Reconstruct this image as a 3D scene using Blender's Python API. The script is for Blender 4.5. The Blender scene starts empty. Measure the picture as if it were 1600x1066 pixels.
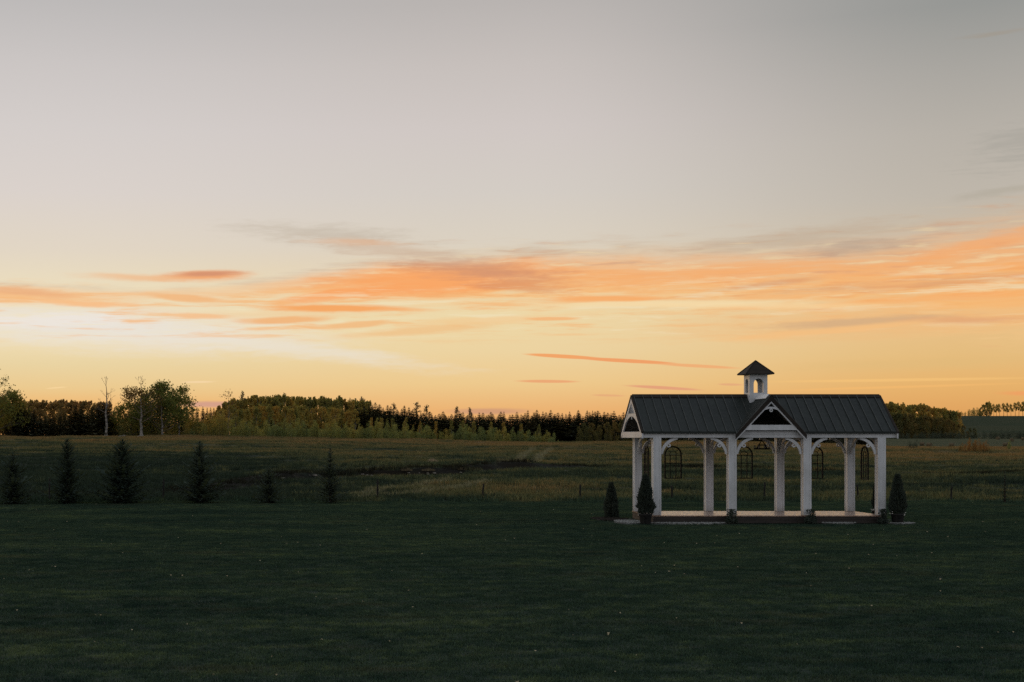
import bpy, math, random
import numpy as np
from mathutils import Vector, Matrix, noise as mnoise

# ------------------------------------------------------------------ camera
R = math.radians
F = 2222.0            # focal length in pixels of the 1600 px wide frame
PX0, PY0 = 450.0, 685.0
CAMZ = 2.83
scene = bpy.context.scene
COL = scene.collection
cam_d = bpy.data.cameras.new('camera')
cam = bpy.data.objects.new('camera', cam_d)
COL.objects.link(cam)
scene.camera = cam
cam.location = (0, 0, CAMZ)
cam.rotation_euler = (R(90), 0, 0)
cam_d.sensor_width = 36.0
cam_d.lens = F / 1600 * 36
cam_d.shift_x = (800 - PX0) / 1600
cam_d.shift_y = (PY0 - 533) / 1600
cam_d.clip_start = 0.5
cam_d.clip_end = 20000

scene.view_settings.view_transform = 'Standard'
scene.view_settings.look = 'None'
scene.view_settings.exposure = 0.0
scene.view_settings.gamma = 1.0
scene.cycles.use_denoising = False
scene.cycles.max_bounces = 6
scene.cycles.transparent_max_bounces = 4


def lin(c):
    return tuple(((v / 255) / 12.92 if v / 255 <= 0.04045 else ((v / 255 + 0.055) / 1.055) ** 2.4) for v in c) + (1.0,)


class NT:
    """tiny node-tree helper"""
    def __init__(s, tree):
        s.t = tree; s.n = tree.nodes; s.l = tree.links

    def put(s, inp, v):
        if isinstance(v, bpy.types.NodeSocket):
            s.l.new(v, inp)
        elif v is not None:
            inp.default_value = v

    def math(s, op, a, b=None, c=None, clamp=False):
        n = s.n.new('ShaderNodeMath'); n.operation = op; n.use_clamp = clamp
        s.put(n.inputs[0], a)
        if b is not None: s.put(n.inputs[1], b)
        if c is not None: s.put(n.inputs[2], c)
        return n.outputs[0]

    def vmath(s, op, a, b=None):
        n = s.n.new('ShaderNodeVectorMath'); n.operation = op
        s.put(n.inputs[0], a)
        if b is not None: s.put(n.inputs[1], b)
        return n.outputs['Value'] if op in ('LENGTH', 'DOT_PRODUCT', 'DISTANCE') else n.outputs[0]

    def comb(s, x, y, z=0.0):
        n = s.n.new('ShaderNodeCombineXYZ')
        for i, v in enumerate((x, y, z)): s.put(n.inputs[i], v)
        return n.outputs[0]

    def sep(s, v):
        n = s.n.new('ShaderNodeSeparateXYZ'); s.put(n.inputs[0], v)
        return n.outputs

    def noise(s, vec, scale=1.0, detail=3.0, rough=0.55, color=False, dist=0.0):
        n = s.n.new('ShaderNodeTexNoise')
        s.put(n.inputs['Vector'], vec)
        n.inputs['Scale'].default_value = scale; n.inputs['Detail'].default_value = detail
        n.inputs['Roughness'].default_value = rough; n.inputs['Distortion'].default_value = dist
        return n.outputs['Color' if color else 'Fac']

    def ramp(s, fac, els, interp='LINEAR'):
        n = s.n.new('ShaderNodeValToRGB'); s.put(n.inputs[0], fac)
        cr = n.color_ramp; cr.interpolation = interp
        els = sorted(els, key=lambda e: e[0])
        cr.elements[0].position = els[0][0]; cr.elements[0].color = els[0][1]
        cr.elements[1].position = els[-1][0]; cr.elements[1].color = els[-1][1]
        for p, c in els[1:-1]:
            e = cr.elements.new(p); e.color = c
        return n.outputs[0]

    def mix(s, fac, a, b, blend='MIX'):
        n = s.n.new('ShaderNodeMix'); n.data_type = 'RGBA'; n.blend_type = blend
        n.clamp_factor = True
        s.put(n.inputs[0], fac); s.put(n.inputs[6], a); s.put(n.inputs[7], b)
        return n.outputs[2]

    def smooth(s, v, a, b, lo=0.0, hi=1.0):
        n = s.n.new('ShaderNodeMapRange'); n.interpolation_type = 'SMOOTHSTEP'
        s.put(n.inputs[0], v)
        n.inputs[1].default_value = a; n.inputs[2].default_value = b
        n.inputs[3].default_value = lo; n.inputs[4].default_value = hi
        return n.outputs[0]

    def scalev(s, v, sc):
        return s.vmath('MULTIPLY', v, sc)


# ------------------------------------------------------------------ sky
def azel(px, py):
    x = (px - PX0) / F; z = (PY0 - py) / F
    return math.degrees(math.atan2(x, 1)), math.degrees(math.atan2(z, math.hypot(x, 1)))


world = bpy.data.worlds.new("World")
scene.world = world
world.use_nodes = True
wt = NT(world.node_tree)
wt.n.clear()
tc = wt.n.new('ShaderNodeTexCoord')
dx, dy, dz = wt.sep(wt.vmath('NORMALIZE', tc.outputs['Generated']))
az = wt.math('MULTIPLY', wt.math('ARCTAN2', dx, dy), 180 / math.pi)
el = wt.math('MULTIPLY', wt.math('ARCSINE', dz), 180 / math.pi)
elf = wt.math('DIVIDE', el, 40.0, clamp=True)


def col_ramp(x, rows):
    els = []
    for py, c in rows:
        els.append((max(0.0, azel(x, py)[1]) / 40.0, lin(c)))
    return els


left = col_ramp(100, [(685, (234, 168, 104)), (640, (236, 178, 108)), (608, (232, 200, 142)), (570, (230, 210, 162)),
                      (520, (238, 222, 184)), (440, (232, 219, 190)), (390, (224, 213, 196)), (300, (217, 209, 203)),
                      (200, (211, 205, 202)), (100, (202, 197, 195)), (0, (188, 185, 184))])
mid = col_ramp(800, [(685, (226, 158, 104)), (645, (234, 176, 112)), (600, (236, 200, 140)), (550, (235, 210, 160)),
                     (490, (236, 215, 168)), (440, (230, 208, 170)), (380, (218, 208, 192)), (300, (211, 204, 196)),
                     (200, (207, 199, 195)), (100, (198, 191, 187)), (0, (184, 179, 176))])
right = col_ramp(1550, [(685, (212, 146, 84)), (640, (224, 164, 96)), (600, (230, 178, 108)), (550, (228, 188, 126)),
                        (500, (232, 192, 136)), (430, (222, 186, 144)), (360, (200, 186, 166)), (300, (190, 182, 170)),
                        (200, (182, 176, 167)), (100, (168, 165, 159)), (0, (150, 151, 148))])
TOPL = (1.0, lin((160, 163, 168)))
cL = wt.ramp(elf, left + [TOPL]); cM = wt.ramp(elf, mid + [TOPL]); cR = wt.ramp(elf, right + [TOPL])
aL, aM, aR = azel(50, 600)[0], azel(800, 600)[0], azel(1550, 600)[0]
f1 = wt.smooth(az, aL, aM); f2 = wt.smooth(az, aM, aR)
sky = wt.mix(f2, wt.mix(f1, cL, cM), cR)

# stretched noise fields for the clouds (real directions, degrees)
ae = wt.comb(az, el, 0.0)
warp = wt.noise(wt.vmath('MULTIPLY', ae, (0.22, 1.1, 1)), 1.0, 3.0, 0.55, color=True)
warp = wt.vmath('MULTIPLY', wt.vmath('SUBTRACT', warp, (0.5, 0.5, 0.5)), (1.5, 0.26, 0.0))
aew = wt.vmath('ADD', ae, warp)
streak = wt.noise(wt.vmath('MULTIPLY', aew, (0.35, 3.4, 1)), 1.0, 5.0, 0.62)
streak = wt.math('SUBTRACT', streak, 0.5)
fine = wt.noise(wt.vmath('ADD', wt.vmath('MULTIPLY', aew, (1.3, 7.0, 1)), (7.3, 2.1, 0)), 1.0, 4.0, 0.6)
fine = wt.math('SUBTRACT', fine, 0.5)
nz = wt.math('ADD', streak, wt.math('MULTIPLY', fine, 0.6))


def cloud(px, py, hl, ht, tilt, colr, alpha, gain=1.6, k=1.6, warped=True):
    """one streak of cloud: centre, half length, half thickness (pixels at the photograph's scale), tilt up-right in degrees"""
    global sky
    a0, e0 = azel(px, py)
    s = azel(px + 1, py)[0] - a0
    s2 = azel(px, py - 1)[1] - e0
    m = wt.n.new('ShaderNodeMapping'); m.vector_type = 'TEXTURE'
    wt.put(m.inputs['Vector'], aew if warped else ae)
    m.inputs['Location'].default_value = (a0, e0, 0)
    m.inputs['Rotation'].default_value = (0, 0, R(tilt))
    m.inputs['Scale'].default_value = (hl * s, ht * s2, 1)
    r = wt.vmath('LENGTH', m.outputs[0])
    v = wt.math('MULTIPLY_ADD', r, -gain, gain)
    v = wt.math('MULTIPLY_ADD', nz, k, v)
    mask = wt.smooth(v, 0.0, 1.0, 0.0, alpha)
    sky = wt.mix(mask, sky, lin(colr))


OR = (248, 166, 102); DO = (240, 150, 92); PU = (190, 140, 118); GR = (186, 176, 162); CR = (246, 232, 205); WH = (231, 226, 217)
PK = (232, 160, 112)
# pale glow where the sun went down
cloud(160, 512, 500, 52, -3, WH, 0.95, 1.0, 0.6)
cloud(450, 545, 360, 20, -7, (232, 224, 208), 0.7, 1.1, 0.9)
cloud(60, 500, 260, 16, 2, (236, 230, 224), 0.6, 1.2, 1.0)
cloud(560, 425, 260, 30, 8, (228, 218, 200), 0.5, 1.0, 0.6)
# long orange veil: one feathery band whose height, thickness and density follow the horizon round
vx = [-200, 0, 200, 330, 450, 600, 780, 1000, 1200, 1400, 1600, 1900]
v_mid = [462, 460, 462, 460, 450, 436, 432, 432, 432, 430, 418, 400]
v_thk = [20, 20, 14, 14, 24, 42, 48, 56, 62, 78, 96, 110]
v_den = [.7, .7, .35, .45, .75, 1.0, 1.0, .88, .86, .92, 1.0, .9]


def lookup(xs_, ys_):
    """piecewise value over azimuth"""
    lo, hi = azel(xs_[0], 600)[0], azel(xs_[-1], 600)[0]
    u = wt.math('DIVIDE', wt.math('SUBTRACT', az, lo), hi - lo, clamp=True)
    els = [((azel(x, 600)[0] - lo) / (hi - lo), (y, y, y, 1.0)) for x, y in zip(xs_, ys_)]
    c = wt.ramp(u, els, 'EASE' if False else 'LINEAR')
    return wt.sep(c)[0]


emid = lookup(vx, [azel(x, y)[1] / 10 for x, y in zip(vx, v_mid)])
ethk = lookup(vx, [y * 57.3 / F / 10 for y in v_thk])
eden = lookup(vx, v_den)
wx_, wy_, wz_ = wt.sep(aew)
dv = wt.math('DIVIDE', wt.math('SUBTRACT', wt.math('DIVIDE', wy_, 10.0), emid), ethk)        # -1 lower edge .. 1 upper edge
fib = wt.noise(wt.vmath('ADD', wt.vmath('MULTIPLY', aew, (0.42, 4.6, 1)), (1.3, 5.1, 0)), 1.0, 4.5, 0.58, dist=0.3)
fib = wt.math('SUBTRACT', fib, 0.5)
core = wt.math('SUBTRACT', 1.0, wt.math('POWER', wt.math('ABSOLUTE', dv), 1.7))
dens = wt.math('ADD', wt.math('MULTIPLY', core, 1.0), wt.math('ADD', wt.math('MULTIPLY', streak, 2.0), wt.math('MULTIPLY', fib, 1.8)))
dens = wt.math('MULTIPLY', wt.smooth(dens, -0.35, 1.35), eden)
vcol = wt.ramp(wt.math('MULTIPLY_ADD', wt.math('ADD', dv, wt.math('MULTIPLY', fib, 1.6)), 0.5, 0.5, clamp=True),
               [(0.0, lin((248, 204, 142))), (0.3, lin((249, 182, 110))), (0.5, lin((247, 174, 106))), (0.68, lin((240, 182, 128))), (0.85, lin((214, 182, 150))), (1.0, lin((198, 180, 158)))])
vcol = wt.mix(wt.smooth(wt.math('ADD', streak, wt.math('MULTIPLY', fib, 0.8)), 0.02, 0.30, 0.0, 0.55), vcol, lin((214, 152, 112)))
vcol = wt.mix(wt.smooth(wt.math('SUBTRACT', fib, streak), 0.03, 0.26, 0.0, 0.7), vcol, lin((246, 214, 162)))
sky = wt.mix(dens, sky, vcol)
cloud(690, 437, 250, 34, 4, OR, 0.95, 1.4, 1.2)
cloud(560, 458, 190, 11, 7, OR, 0.8, 1.6, 1.1)
cloud(750, 424, 210, 25, -7, PU, 0.6, 1.0, 1.5)
cloud(810, 448, 130, 12, -5, (218, 146, 102), 0.6, 1.3, 1.4)
cloud(1060, 430, 300, 18, 2, (244, 172, 110), 0.55, 1.4, 1.4)
cloud(1190, 446, 120, 7, 5, (214, 152, 112), 0.55, 1.3, 1.2)
cloud(1550, 378, 220, 16, 11, (246, 168, 104), 0.6, 1.4, 1.4)
cloud(1430, 444, 330, 12, 2, (212, 152, 112), 0.5, 1.3, 1.5)
cloud(1500, 464, 260, 9, 1, (248, 172, 102), 0.6, 1.4, 1.3)
# fine streaks under the veil, all round
low_w = wt.math('MULTIPLY', wt.smooth(el, 3.6, 4.4), wt.smooth(el, 6.6, 5.6))
st2 = wt.noise(wt.vmath('ADD', wt.vmath('MULTIPLY', aew, (0.22, 3.2, 1)), (4.7, 9.2, 0)), 1.0, 4.0, 0.6)
sky = wt.mix(wt.math('MULTIPLY', wt.smooth(st2, 0.50, 0.68, 0.0, 0.75), low_w), sky, lin((243, 182, 120)))
sky = wt.mix(wt.math('MULTIPLY', wt.smooth(st2, 0.46, 0.34, 0.0, 0.5), low_w), sky, lin((240, 226, 190)))
# grey-brown tops
cloud(510, 368, 190, 26, -4, (194, 182, 166), 0.65, 1.0, 1.5)
cloud(620, 392, 200, 18, -7, (206, 180, 156), 0.6, 1.2, 1.3)
cloud(550, 379, 110, 8, -2, (224, 178, 142), 0.6, 1.2, 1.2)
cloud(1335, 388, 130, 19, 2, (170, 152, 138), 0.55, 1.0, 1.2)
cloud(1240, 374, 260, 24, 4, (190, 170, 148), 0.5, 1.1, 1.3)
cloud(1600, 230, 110, 60, 6, (150, 148, 140), 0.3, 1.0, 2.2)
cloud(1560, 52, 90, 6, 2, (160, 148, 132), 0.45, 1.1, 1.2)
cloud(1560, 300, 120, 10, 7, (172, 164, 148), 0.45, 1.1, 1.4)
# separate streaks
cloud(1390, 502, 460, 36, 1, (238, 184, 124), 0.6, 1.2, 0.9)
cloud(316, 431, 100, 12, 2, (240, 166, 110), 0.95, 1.3, 0.8, False)
cloud(322, 428, 80, 7, 2, (204, 140, 112), 0.75, 1.1, 0.9, False)
cloud(210, 434, 130, 9, -1, (238, 186, 138), 0.75, 1.2, 0.7)
cloud(70, 463, 230, 16, -4, (243, 188, 130), 0.6, 1.3, 1.3)
cloud(30, 455, 130, 9, -3, (232, 172, 126), 0.65, 1.3, 1.0)
cloud(330, 456, 180, 12, 4, (238, 206, 164), 0.6, 1.2, 0.9)
cloud(430, 490, 260, 12, 1, (238, 204, 156), 0.55, 1.2, 1.1)
cloud(130, 474, 110, 7, -2, (246, 186, 130), 0.7, 1.4, 1.0)
cloud(290, 466, 85, 7, -3, (240, 180, 122), 0.8, 1.6, 0.7)
cloud(530, 483, 170, 8, -1, (244, 168, 102), 1.0, 1.6, 0.8)
cloud(310, 494, 65, 6, -2, (244, 184, 128), 0.7, 1.5, 0.8)
cloud(440, 500, 95, 8, 2, (240, 176, 116), 0.85, 1.6, 0.7)
cloud(555, 507, 85, 6, 3, (240, 182, 122), 0.8, 1.6, 0.7)
cloud(650, 516, 160, 10, 4, (238, 190, 132), 0.7, 1.4, 1.0)
cloud(770, 500, 180, 8, 2, (240, 200, 144), 0.7, 1.4, 1.0)
cloud(1040, 474, 300, 7, -1, (240, 218, 172), 0.8, 1.4, 0.8)
cloud(945, 466, 115, 7, -1, (246, 172, 106), 0.9, 1.6, 0.7)
cloud(865, 497, 55, 4, -1, (242, 178, 118), 0.8, 1.8, 0.6)
cloud(1150, 477, 330, 7, -2, (248, 216, 164), 0.5, 1.4, 1.2)
cloud(1340, 503, 220, 9, 2, (206, 170, 132), 0.7, 1.3, 1.4)
cloud(1500, 500, 130, 8, -1, (224, 164, 118), 0.7, 1.3, 1.2)
cloud(1280, 518, 240, 8, 4, (244, 190, 128), 0.7, 1.4, 1.2)
cloud(1500, 475, 230, 9, 0, (246, 184, 116), 0.6, 1.3, 1.2)
cloud(880, 557, 70, 3.6, -4, (240, 164, 104), 1.0, 2.6, 0.4, False)
cloud(980, 564, 90, 3.6, -4, (238, 160, 104), 1.0, 2.6, 0.4, False)
cloud(1090, 572, 80, 3.2, -4, (238, 172, 116), 0.9, 2.0, 0.4, False)
cloud(855, 596, 58, 3.0, -1, (234, 166, 116), 0.95, 2.0, 0.4, False)
cloud(1035, 606, 72, 3.2, -4, (226, 160, 122), 0.95, 2.0, 0.4, False)
cloud(1142, 601, 26, 2.4, -2, (226, 168, 124), 0.8, 1.8, 0.4, False)
cloud(950, 618, 32, 2.2, -2, (228, 170, 122), 0.8, 1.8, 0.4, False)
cloud(310, 597, 34, 2.2, 1, (244, 214, 168), 0.8, 1.6, 0.3, False)
cloud(88, 606, 22, 1.6, 5, (246, 214, 160), 0.7, 1.6, 0.3, False)
cloud(1400, 594, 260, 3.2, 0, (246, 196, 122), 0.6, 1.6, 0.5, False)
cloud(1400, 605, 230, 2.6, 1, (244, 186, 112), 0.6, 1.6, 0.5, False)
cloud(1420, 570, 260, 14, 1, (222, 186, 124), 0.4, 1.2, 1.2)
cloud(1600, 614, 50, 5, 0, (244, 150, 96), 0.5, 1.2, 0.6)
cloud(330, 632, 70, 7, 0, (206, 156, 138), 0.9, 1.4, 0.5, False)
cloud(760, 643, 90, 7, 0, (202, 150, 120), 0.8, 1.4, 0.5, False)

# away from the afterglow the dusk sky is cooler and dimmer
aaz = wt.math('ABSOLUTE', wt.math('ADD', az, 25.0))
back = wt.smooth(aaz, 54.0, 130.0)
skyback = wt.ramp(elf, [(0.0, lin((172, 172, 178))), (0.15, lin((192, 186, 188))), (0.45, lin((178, 182, 190))), (1.0, lin((164, 170, 178)))])
skyb = wt.mix(back, sky, skyback)
zen = wt.smooth(el, 22.0, 55.0)
skyb = wt.mix(zen, skyb, lin((160, 166, 175)))
lowf = wt.smooth(el, -6.0, -1.0)
skyb = wt.mix(lowf, lin((30, 36, 30)), skyb)
# a little physical twilight sky under the graded colours
nish = wt.n.new('ShaderNodeTexSky'); nish.sky_type = 'NISHITA'; nish.sun_disc = False
nish.sun_elevation = R(1.0); nish.sun_rotation = R(-9.0)
nadd = wt.mix(1.0, skyb, wt.mix(1.0, nish.outputs[0], (0.0012, 0.0012, 0.0012, 1), 'MULTIPLY'), 'ADD')
bg = wt.n.new('ShaderNodeBackground'); wt.put(bg.inputs[0], nadd); bg.inputs[1].default_value = 1.0
wo = wt.n.new('ShaderNodeOutputWorld'); wt.l.new(bg.outputs[0], wo.inputs[0])
world.cycles.sampling_method = 'MANUAL'
world.cycles.sample_map_resolution = 512

sun_d = bpy.data.lights.new('sun', 'SUN'); sun = bpy.data.objects.new('sun', sun_d); COL.objects.link(sun)
sun_d.energy = 0.22; sun_d.angle = R(14); sun_d.color = (1.0, 0.62, 0.32)
sdir = Vector((math.sin(R(-16)) * math.cos(R(4)), math.cos(R(-16)) * math.cos(R(4)), math.sin(R(4))))
sun.rotation_euler = sdir.to_track_quat('Z', 'Y').to_euler()
sun.location = (-20, 60, 30)

# ------------------------------------------------------------------ terrain
def sstep(a, b, v):
    t = np.clip((v - a) / (b - a), 0, 1); return t * t * (3 - 2 * t)


XC = [-400, -50.6, -32, -17, 5.6, 45, 56, 80, 107, 129, 500]
ZC = [3.2, 3.0, 3.05, 2.94, 2.6, 1.95, 2.1, 1.9, 1.2, 0.95, 0.9]
DX = [-60, -12, -4, -1, 2.8, 10.4, 15.4, 25, 34, 60, 90]          # ditch line: y over x, metres
DY = [62, 70, 75, 82, 88, 92, 98, 103, 103, 100, 96]
LAWN_Y = 64.0


def fbm(xs, ys, scale, octv, seed):
    out = np.empty(xs.shape)
    fx = xs.ravel(); fy = ys.ravel(); o = out.ravel()
    for i in range(len(fx)):
        o[i] = mnoise.fractal(Vector((fx[i] * scale * 0.55, fy[i] * scale * 1.5, seed)), 0.9, 2.1, octv)
    return o.reshape(xs.shape)


def base_h(x, y):
    x = np.asarray(x, float); y = np.asarray(y, float)
    zc = np.interp(x, XC, ZC)
    h1 = zc * np.clip((y - LAWN_Y) / 186.0, 0, 1)
    far_l = (3.1 - zc) * sstep(250, 600, y)
    zr = np.interp(y, [250, 350, 450, 560, 650, 900], [0, -0.35, -0.75, 1.0, 2.3, 2.3])
    w = sstep(1300, 1385, PX0 + F * x / np.maximum(y, 1.0))
    h = h1 + far_l * (1 - w) + zr * w
    hill = 12.2 * sstep(660, 800, y) * sstep(1250, 1490, PX0 + F * x / np.maximum(y, 1.0))
    h = h + hill
    yd = np.interp(x, DX, DY)
    wx = sstep(-9, 1, x) * (1 - sstep(34, 62, x))
    t = y - yd - 0.5 * np.sin(x * 0.55) - 0.3 * np.sin(x * 1.37 + 1.0)
    step = sstep(-0.7, 0.4, t) * np.exp(-np.maximum(t, 0) / 14.0) * (0.50 + 0.06 * np.sin(x * 0.9) + 0.08 * np.sin(x * 2.3)) * (1 - 0.50 * sstep(12, 18, x)) - 0.26 * np.exp(-((t + 1.8) / 1.6) ** 2) * (1 - 0.75 * sstep(12, 18, x))
    h = h + step * wx
    # shallow swale on the left of the lawn
    h = h - 0.18 * np.exp(-((y - 56) / 4.5) ** 2) * (1 - sstep(-14, -4, x))
    return h


def bumps(x, y):
    x = np.asarray(x, float); y = np.asarray(y, float)
    a = sstep(LAWN_Y, LAWN_Y + 10, y) * (1 - 0.6 * sstep(260, 300, y))
    n1 = fbm(x, y, 1 / 19.0, 3, 3.1); n2 = fbm(x, y, 1 / 5.5, 2, 9.7)
    return a * (0.42 * n1 + 0.22 * n2) + (1 - a) * 0.03 * n1


def H(x, y):
    x = np.array([x]); y = np.array([y])
    return float((base_h(x, y) + bumps(x, y))[0])


def hit(px, py, dmin=20.0, dmax=1500.0):
    """world point where the sight line through a photograph pixel meets the ground"""
    d = dmin
    k = (PY0 - py) / F; q = (px - PX0) / F
    while d < dmax:
        if CAMZ + k * d <= float(base_h([q * d], [d])[0]):
            break
        d *= 1.004
    return q * d, d


# ------------------------------------------------------------------ materials
MATS = {}


def newmat(name):
    m = bpy.data.materials.new(name); m.use_nodes = True
    t = NT(m.node_tree); t.n.clear()
    out = t.n.new('ShaderNodeOutputMaterial')
    MATS[name] = m
    return m, t, out


def principled(t, out, base, rough=0.6, metal=0.0, spec=0.5, normal=None):
    b = t.n.new('ShaderNodeBsdfPrincipled')
    t.put(b.inputs['Base Color'], base); t.put(b.inputs['Roughness'], rough)
    b.inputs['Metallic'].default_value = metal
    b.inputs['Specular IOR Level'].default_value = spec
    if normal is not None: t.put(b.inputs['Normal'], normal)
    t.l.new(b.outputs[0], out.inputs[0])
    return b


def bump(t, h, strength=0.3, dist=0.02):
    b = t.n.new('ShaderNodeBump'); b.inputs['Strength'].default_value = strength
    b.inputs['Distance'].default_value = dist; t.put(b.inputs['Height'], h)
    return b.outputs[0]


def capsule(t, pos, a, b, w):
    """mask (0..1) near the ground line a-b, half width w"""
    dxx, dyy = b[0] - a[0], b[1] - a[1]; L = math.hypot(dxx, dyy)
    m = t.n.new('ShaderNodeMapping'); m.vector_type = 'TEXTURE'
    t.put(m.inputs['Vector'], pos)
    m.inputs['Location'].default_value = ((a[0] + b[0]) / 2, (a[1] + b[1]) / 2, 0)
    m.inputs['Rotation'].default_value = (0, 0, math.atan2(dyy, dxx))
    x, y, z = t.sep(m.outputs[0])
    ex = t.math('MAXIMUM', t.math('SUBTRACT', t.math('ABSOLUTE', x), L / 2), 0.0)
    r = t.vmath('LENGTH', t.comb(ex, y, 0.0))
    return t.smooth(r, w * 1.6, w * 0.5)


TRACKS = [((785, 741), (812, 722)), ((812, 722), (833, 703)), ((815, 741), (838, 723)), ((838, 723), (860, 703)),
          ((548, 772), (700, 757)), ((560, 778), (760, 759))]
TRW = [(hit(*a), hit(*b)) for a, b in TRACKS]


def ground_color(t, blades=False):
    g = t.n.new('ShaderNodeNewGeometry')
    px, py, pz = t.sep(g.outputs['Position'])
    pos = t.comb(px, py, 0.0)
    # lawn
    n1 = t.noise(t.vmath('MULTIPLY', pos, (0.16, 0.36, 1)), 1.0, 4.0, 0.6)
    n2 = t.noise(t.vmath('MULTIPLY', pos, (1.3, 2.2, 1)), 1.0, 4.0, 0.7)
    n3 = t.noise(t.vmath('MULTIPLY', pos, (5.0, 9.0, 1)), 1.0, 2.0, 0.6)
    v = t.math('ADD', t.math('MULTIPLY', n1, 0.32), t.math('ADD', t.math('MULTIPLY', n2, 0.46), t.math('MULTIPLY', n3, 0.22)))
    lawn = t.ramp(v, [(0.38, (0.018, 0.038, 0.030, 1)), (0.46, (0.034, 0.060, 0.044, 1)), (0.53, (0.052, 0.082, 0.054, 1)), (0.61, (0.110, 0.145, 0.070, 1))])
    dry = t.smooth(t.noise(t.vmath('MULTIPLY', pos, (0.35, 0.9, 1)), 1.0, 5.0, 0.65), 0.54, 0.68, 0, 0.4)
    lawn = t.mix(dry, lawn, (0.09, 0.088, 0.050, 1))
    # meadow
    m1 = t.noise(t.vmath('ADD', t.vmath('MULTIPLY', pos, (0.045, 0.12, 1)), (3, 8, 0)), 1.0, 5.0, 0.65)
    m2 = t.noise(t.vmath('MULTIPLY', pos, (0.30, 0.55, 1)), 1.0, 5.0, 0.7)
    mv = t.math('ADD', t.math('MULTIPLY', m1, 0.52), t.math('MULTIPLY', m2, 0.48))
    # far strip before the trees and the rough by the fence carry more straw
    far = t.smooth(py, 175.0, 240.0, 0.0, 0.07)
    rt = t.smooth(px, 30.0, 80.0, 0.0, 0.055)
    fx, fy = hit(850, 772)
    rg = t.smooth(t.vmath('LENGTH', t.vmath('MULTIPLY', t.vmath('SUBTRACT', pos, (fx + 1.0, 70.5, 0)), (1 / 9.0, 1 / 5.5, 1))), 1.3, 0.5, 0.0, 0.05)
    lf = t.math('MULTIPLY', t.smooth(px, 8.0, -10.0, 0.0, 0.10), t.smooth(py, 170.0, 110.0))
    nr = t.smooth(py, 150.0, 85.0, 0.0, 0.05)
    mv = t.math('SUBTRACT', t.math('SUBTRACT', t.math('ADD', mv, t.math('ADD', far, t.math('ADD', rt, rg))), lf), nr)
    mv = t.math('MULTIPLY_ADD', t.math('SUBTRACT', mv, 0.5), 1.45, 0.5)  # extra contrast: shading of the meadow folds put into the colour
    mead = t.ramp(mv, [(0.36, (0.036, 0.052, 0.038, 1)), (0.43, (0.068, 0.085, 0.050, 1)), (0.48, (0.115, 0.122, 0.062, 1)),
                       (0.55, (0.175, 0.150, 0.070, 1)), (0.64, (0.28, 0.18, 0.080, 1))])
    for a, b in TRW:
        mk = t.math('MULTIPLY', capsule(t, pos, a, b, 0.42), 0.75)
        mead = t.mix(mk, mead, (0.24, 0.22, 0.135, 1))
    # dark soil and dead growth along the cut bank, with its shade painted in
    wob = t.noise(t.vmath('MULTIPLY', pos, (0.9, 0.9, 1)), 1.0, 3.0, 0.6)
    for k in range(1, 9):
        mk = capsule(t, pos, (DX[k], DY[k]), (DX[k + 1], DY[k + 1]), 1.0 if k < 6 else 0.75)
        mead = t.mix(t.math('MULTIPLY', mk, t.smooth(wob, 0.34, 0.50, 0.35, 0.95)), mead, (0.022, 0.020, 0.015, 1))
    # mown field and hill pasture beyond
    q = t.math('DIVIDE', px, t.math('MAXIMUM', py, 1.0))
    f1_ = t.noise(t.vmath('MULTIPLY', pos, (0.006, 0.03, 1)), 1.0, 3.0, 0.6)
    field = t.ramp(f1_, [(0.35, (0.085, 0.100, 0.045, 1)), (0.55, (0.125, 0.130, 0.060, 1)), (0.7, (0.15, 0.125, 0.055, 1))])
    ff = t.smooth(py, 252.0, 262.0)
    mead = t.mix(ff, mead, field)
    fh = t.smooth(py, 660.0, 690.0)
    mead = t.mix(fh, mead, t.ramp(f1_, [(0.4, (0.050, 0.072, 0.034, 1)), (0.6, (0.080, 0.088, 0.040, 1))]))
    e = t.math('MULTIPLY_ADD', t.noise(t.vmath('MULTIPLY', pos, (0.22, 0.22, 1)), 1.0, 4.0, 0.65), 7.0, -3.5)
    lm = t.smooth(t.math('ADD', py, e), LAWN_Y - 0.4, LAWN_Y + 0.5)
    return t.mix(lm, lawn, mead), pos


m, t, out = newmat('ground_mat')
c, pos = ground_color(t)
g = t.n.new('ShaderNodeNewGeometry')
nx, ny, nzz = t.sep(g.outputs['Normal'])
c = t.mix(t.smooth(nzz, 0.972, 0.93), c, (0.028, 0.022, 0.014, 1))      # steep bank faces: earth colour with their shade put in
hn = t.noise(t.vmath('MULTIPLY', pos, (1, 1, 1)), 9.0, 4.0, 0.65)
hn2 = t.noise(t.vmath('MULTIPLY', pos, (1, 1, 1)), 1.1, 3.0, 0.6)
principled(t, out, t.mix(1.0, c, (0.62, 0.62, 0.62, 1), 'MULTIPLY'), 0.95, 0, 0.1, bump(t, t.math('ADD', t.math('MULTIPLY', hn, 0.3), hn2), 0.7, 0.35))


def leafy(name, build, trans=0.3, tcol=(1.3, 1.15, 0.5, 1)):
    m, t, out = newmat(name)
    c = build(t)
    d = t.n.new('ShaderNodeBsdfDiffuse'); t.put(d.inputs[0], c)
    tr = t.n.new('ShaderNodeBsdfTranslucent'); t.put(tr.inputs[0], t.mix(1.0, c, tcol, 'MULTIPLY'))
    mx = t.n.new('ShaderNodeMixShader'); mx.inputs[0].default_value = trans
    t.l.new(d.outputs[0], mx.inputs[1]); t.l.new(tr.outputs[0], mx.inputs[2])
    t.l.new(mx.outputs[0], out.inputs[0])
    return m


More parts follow.
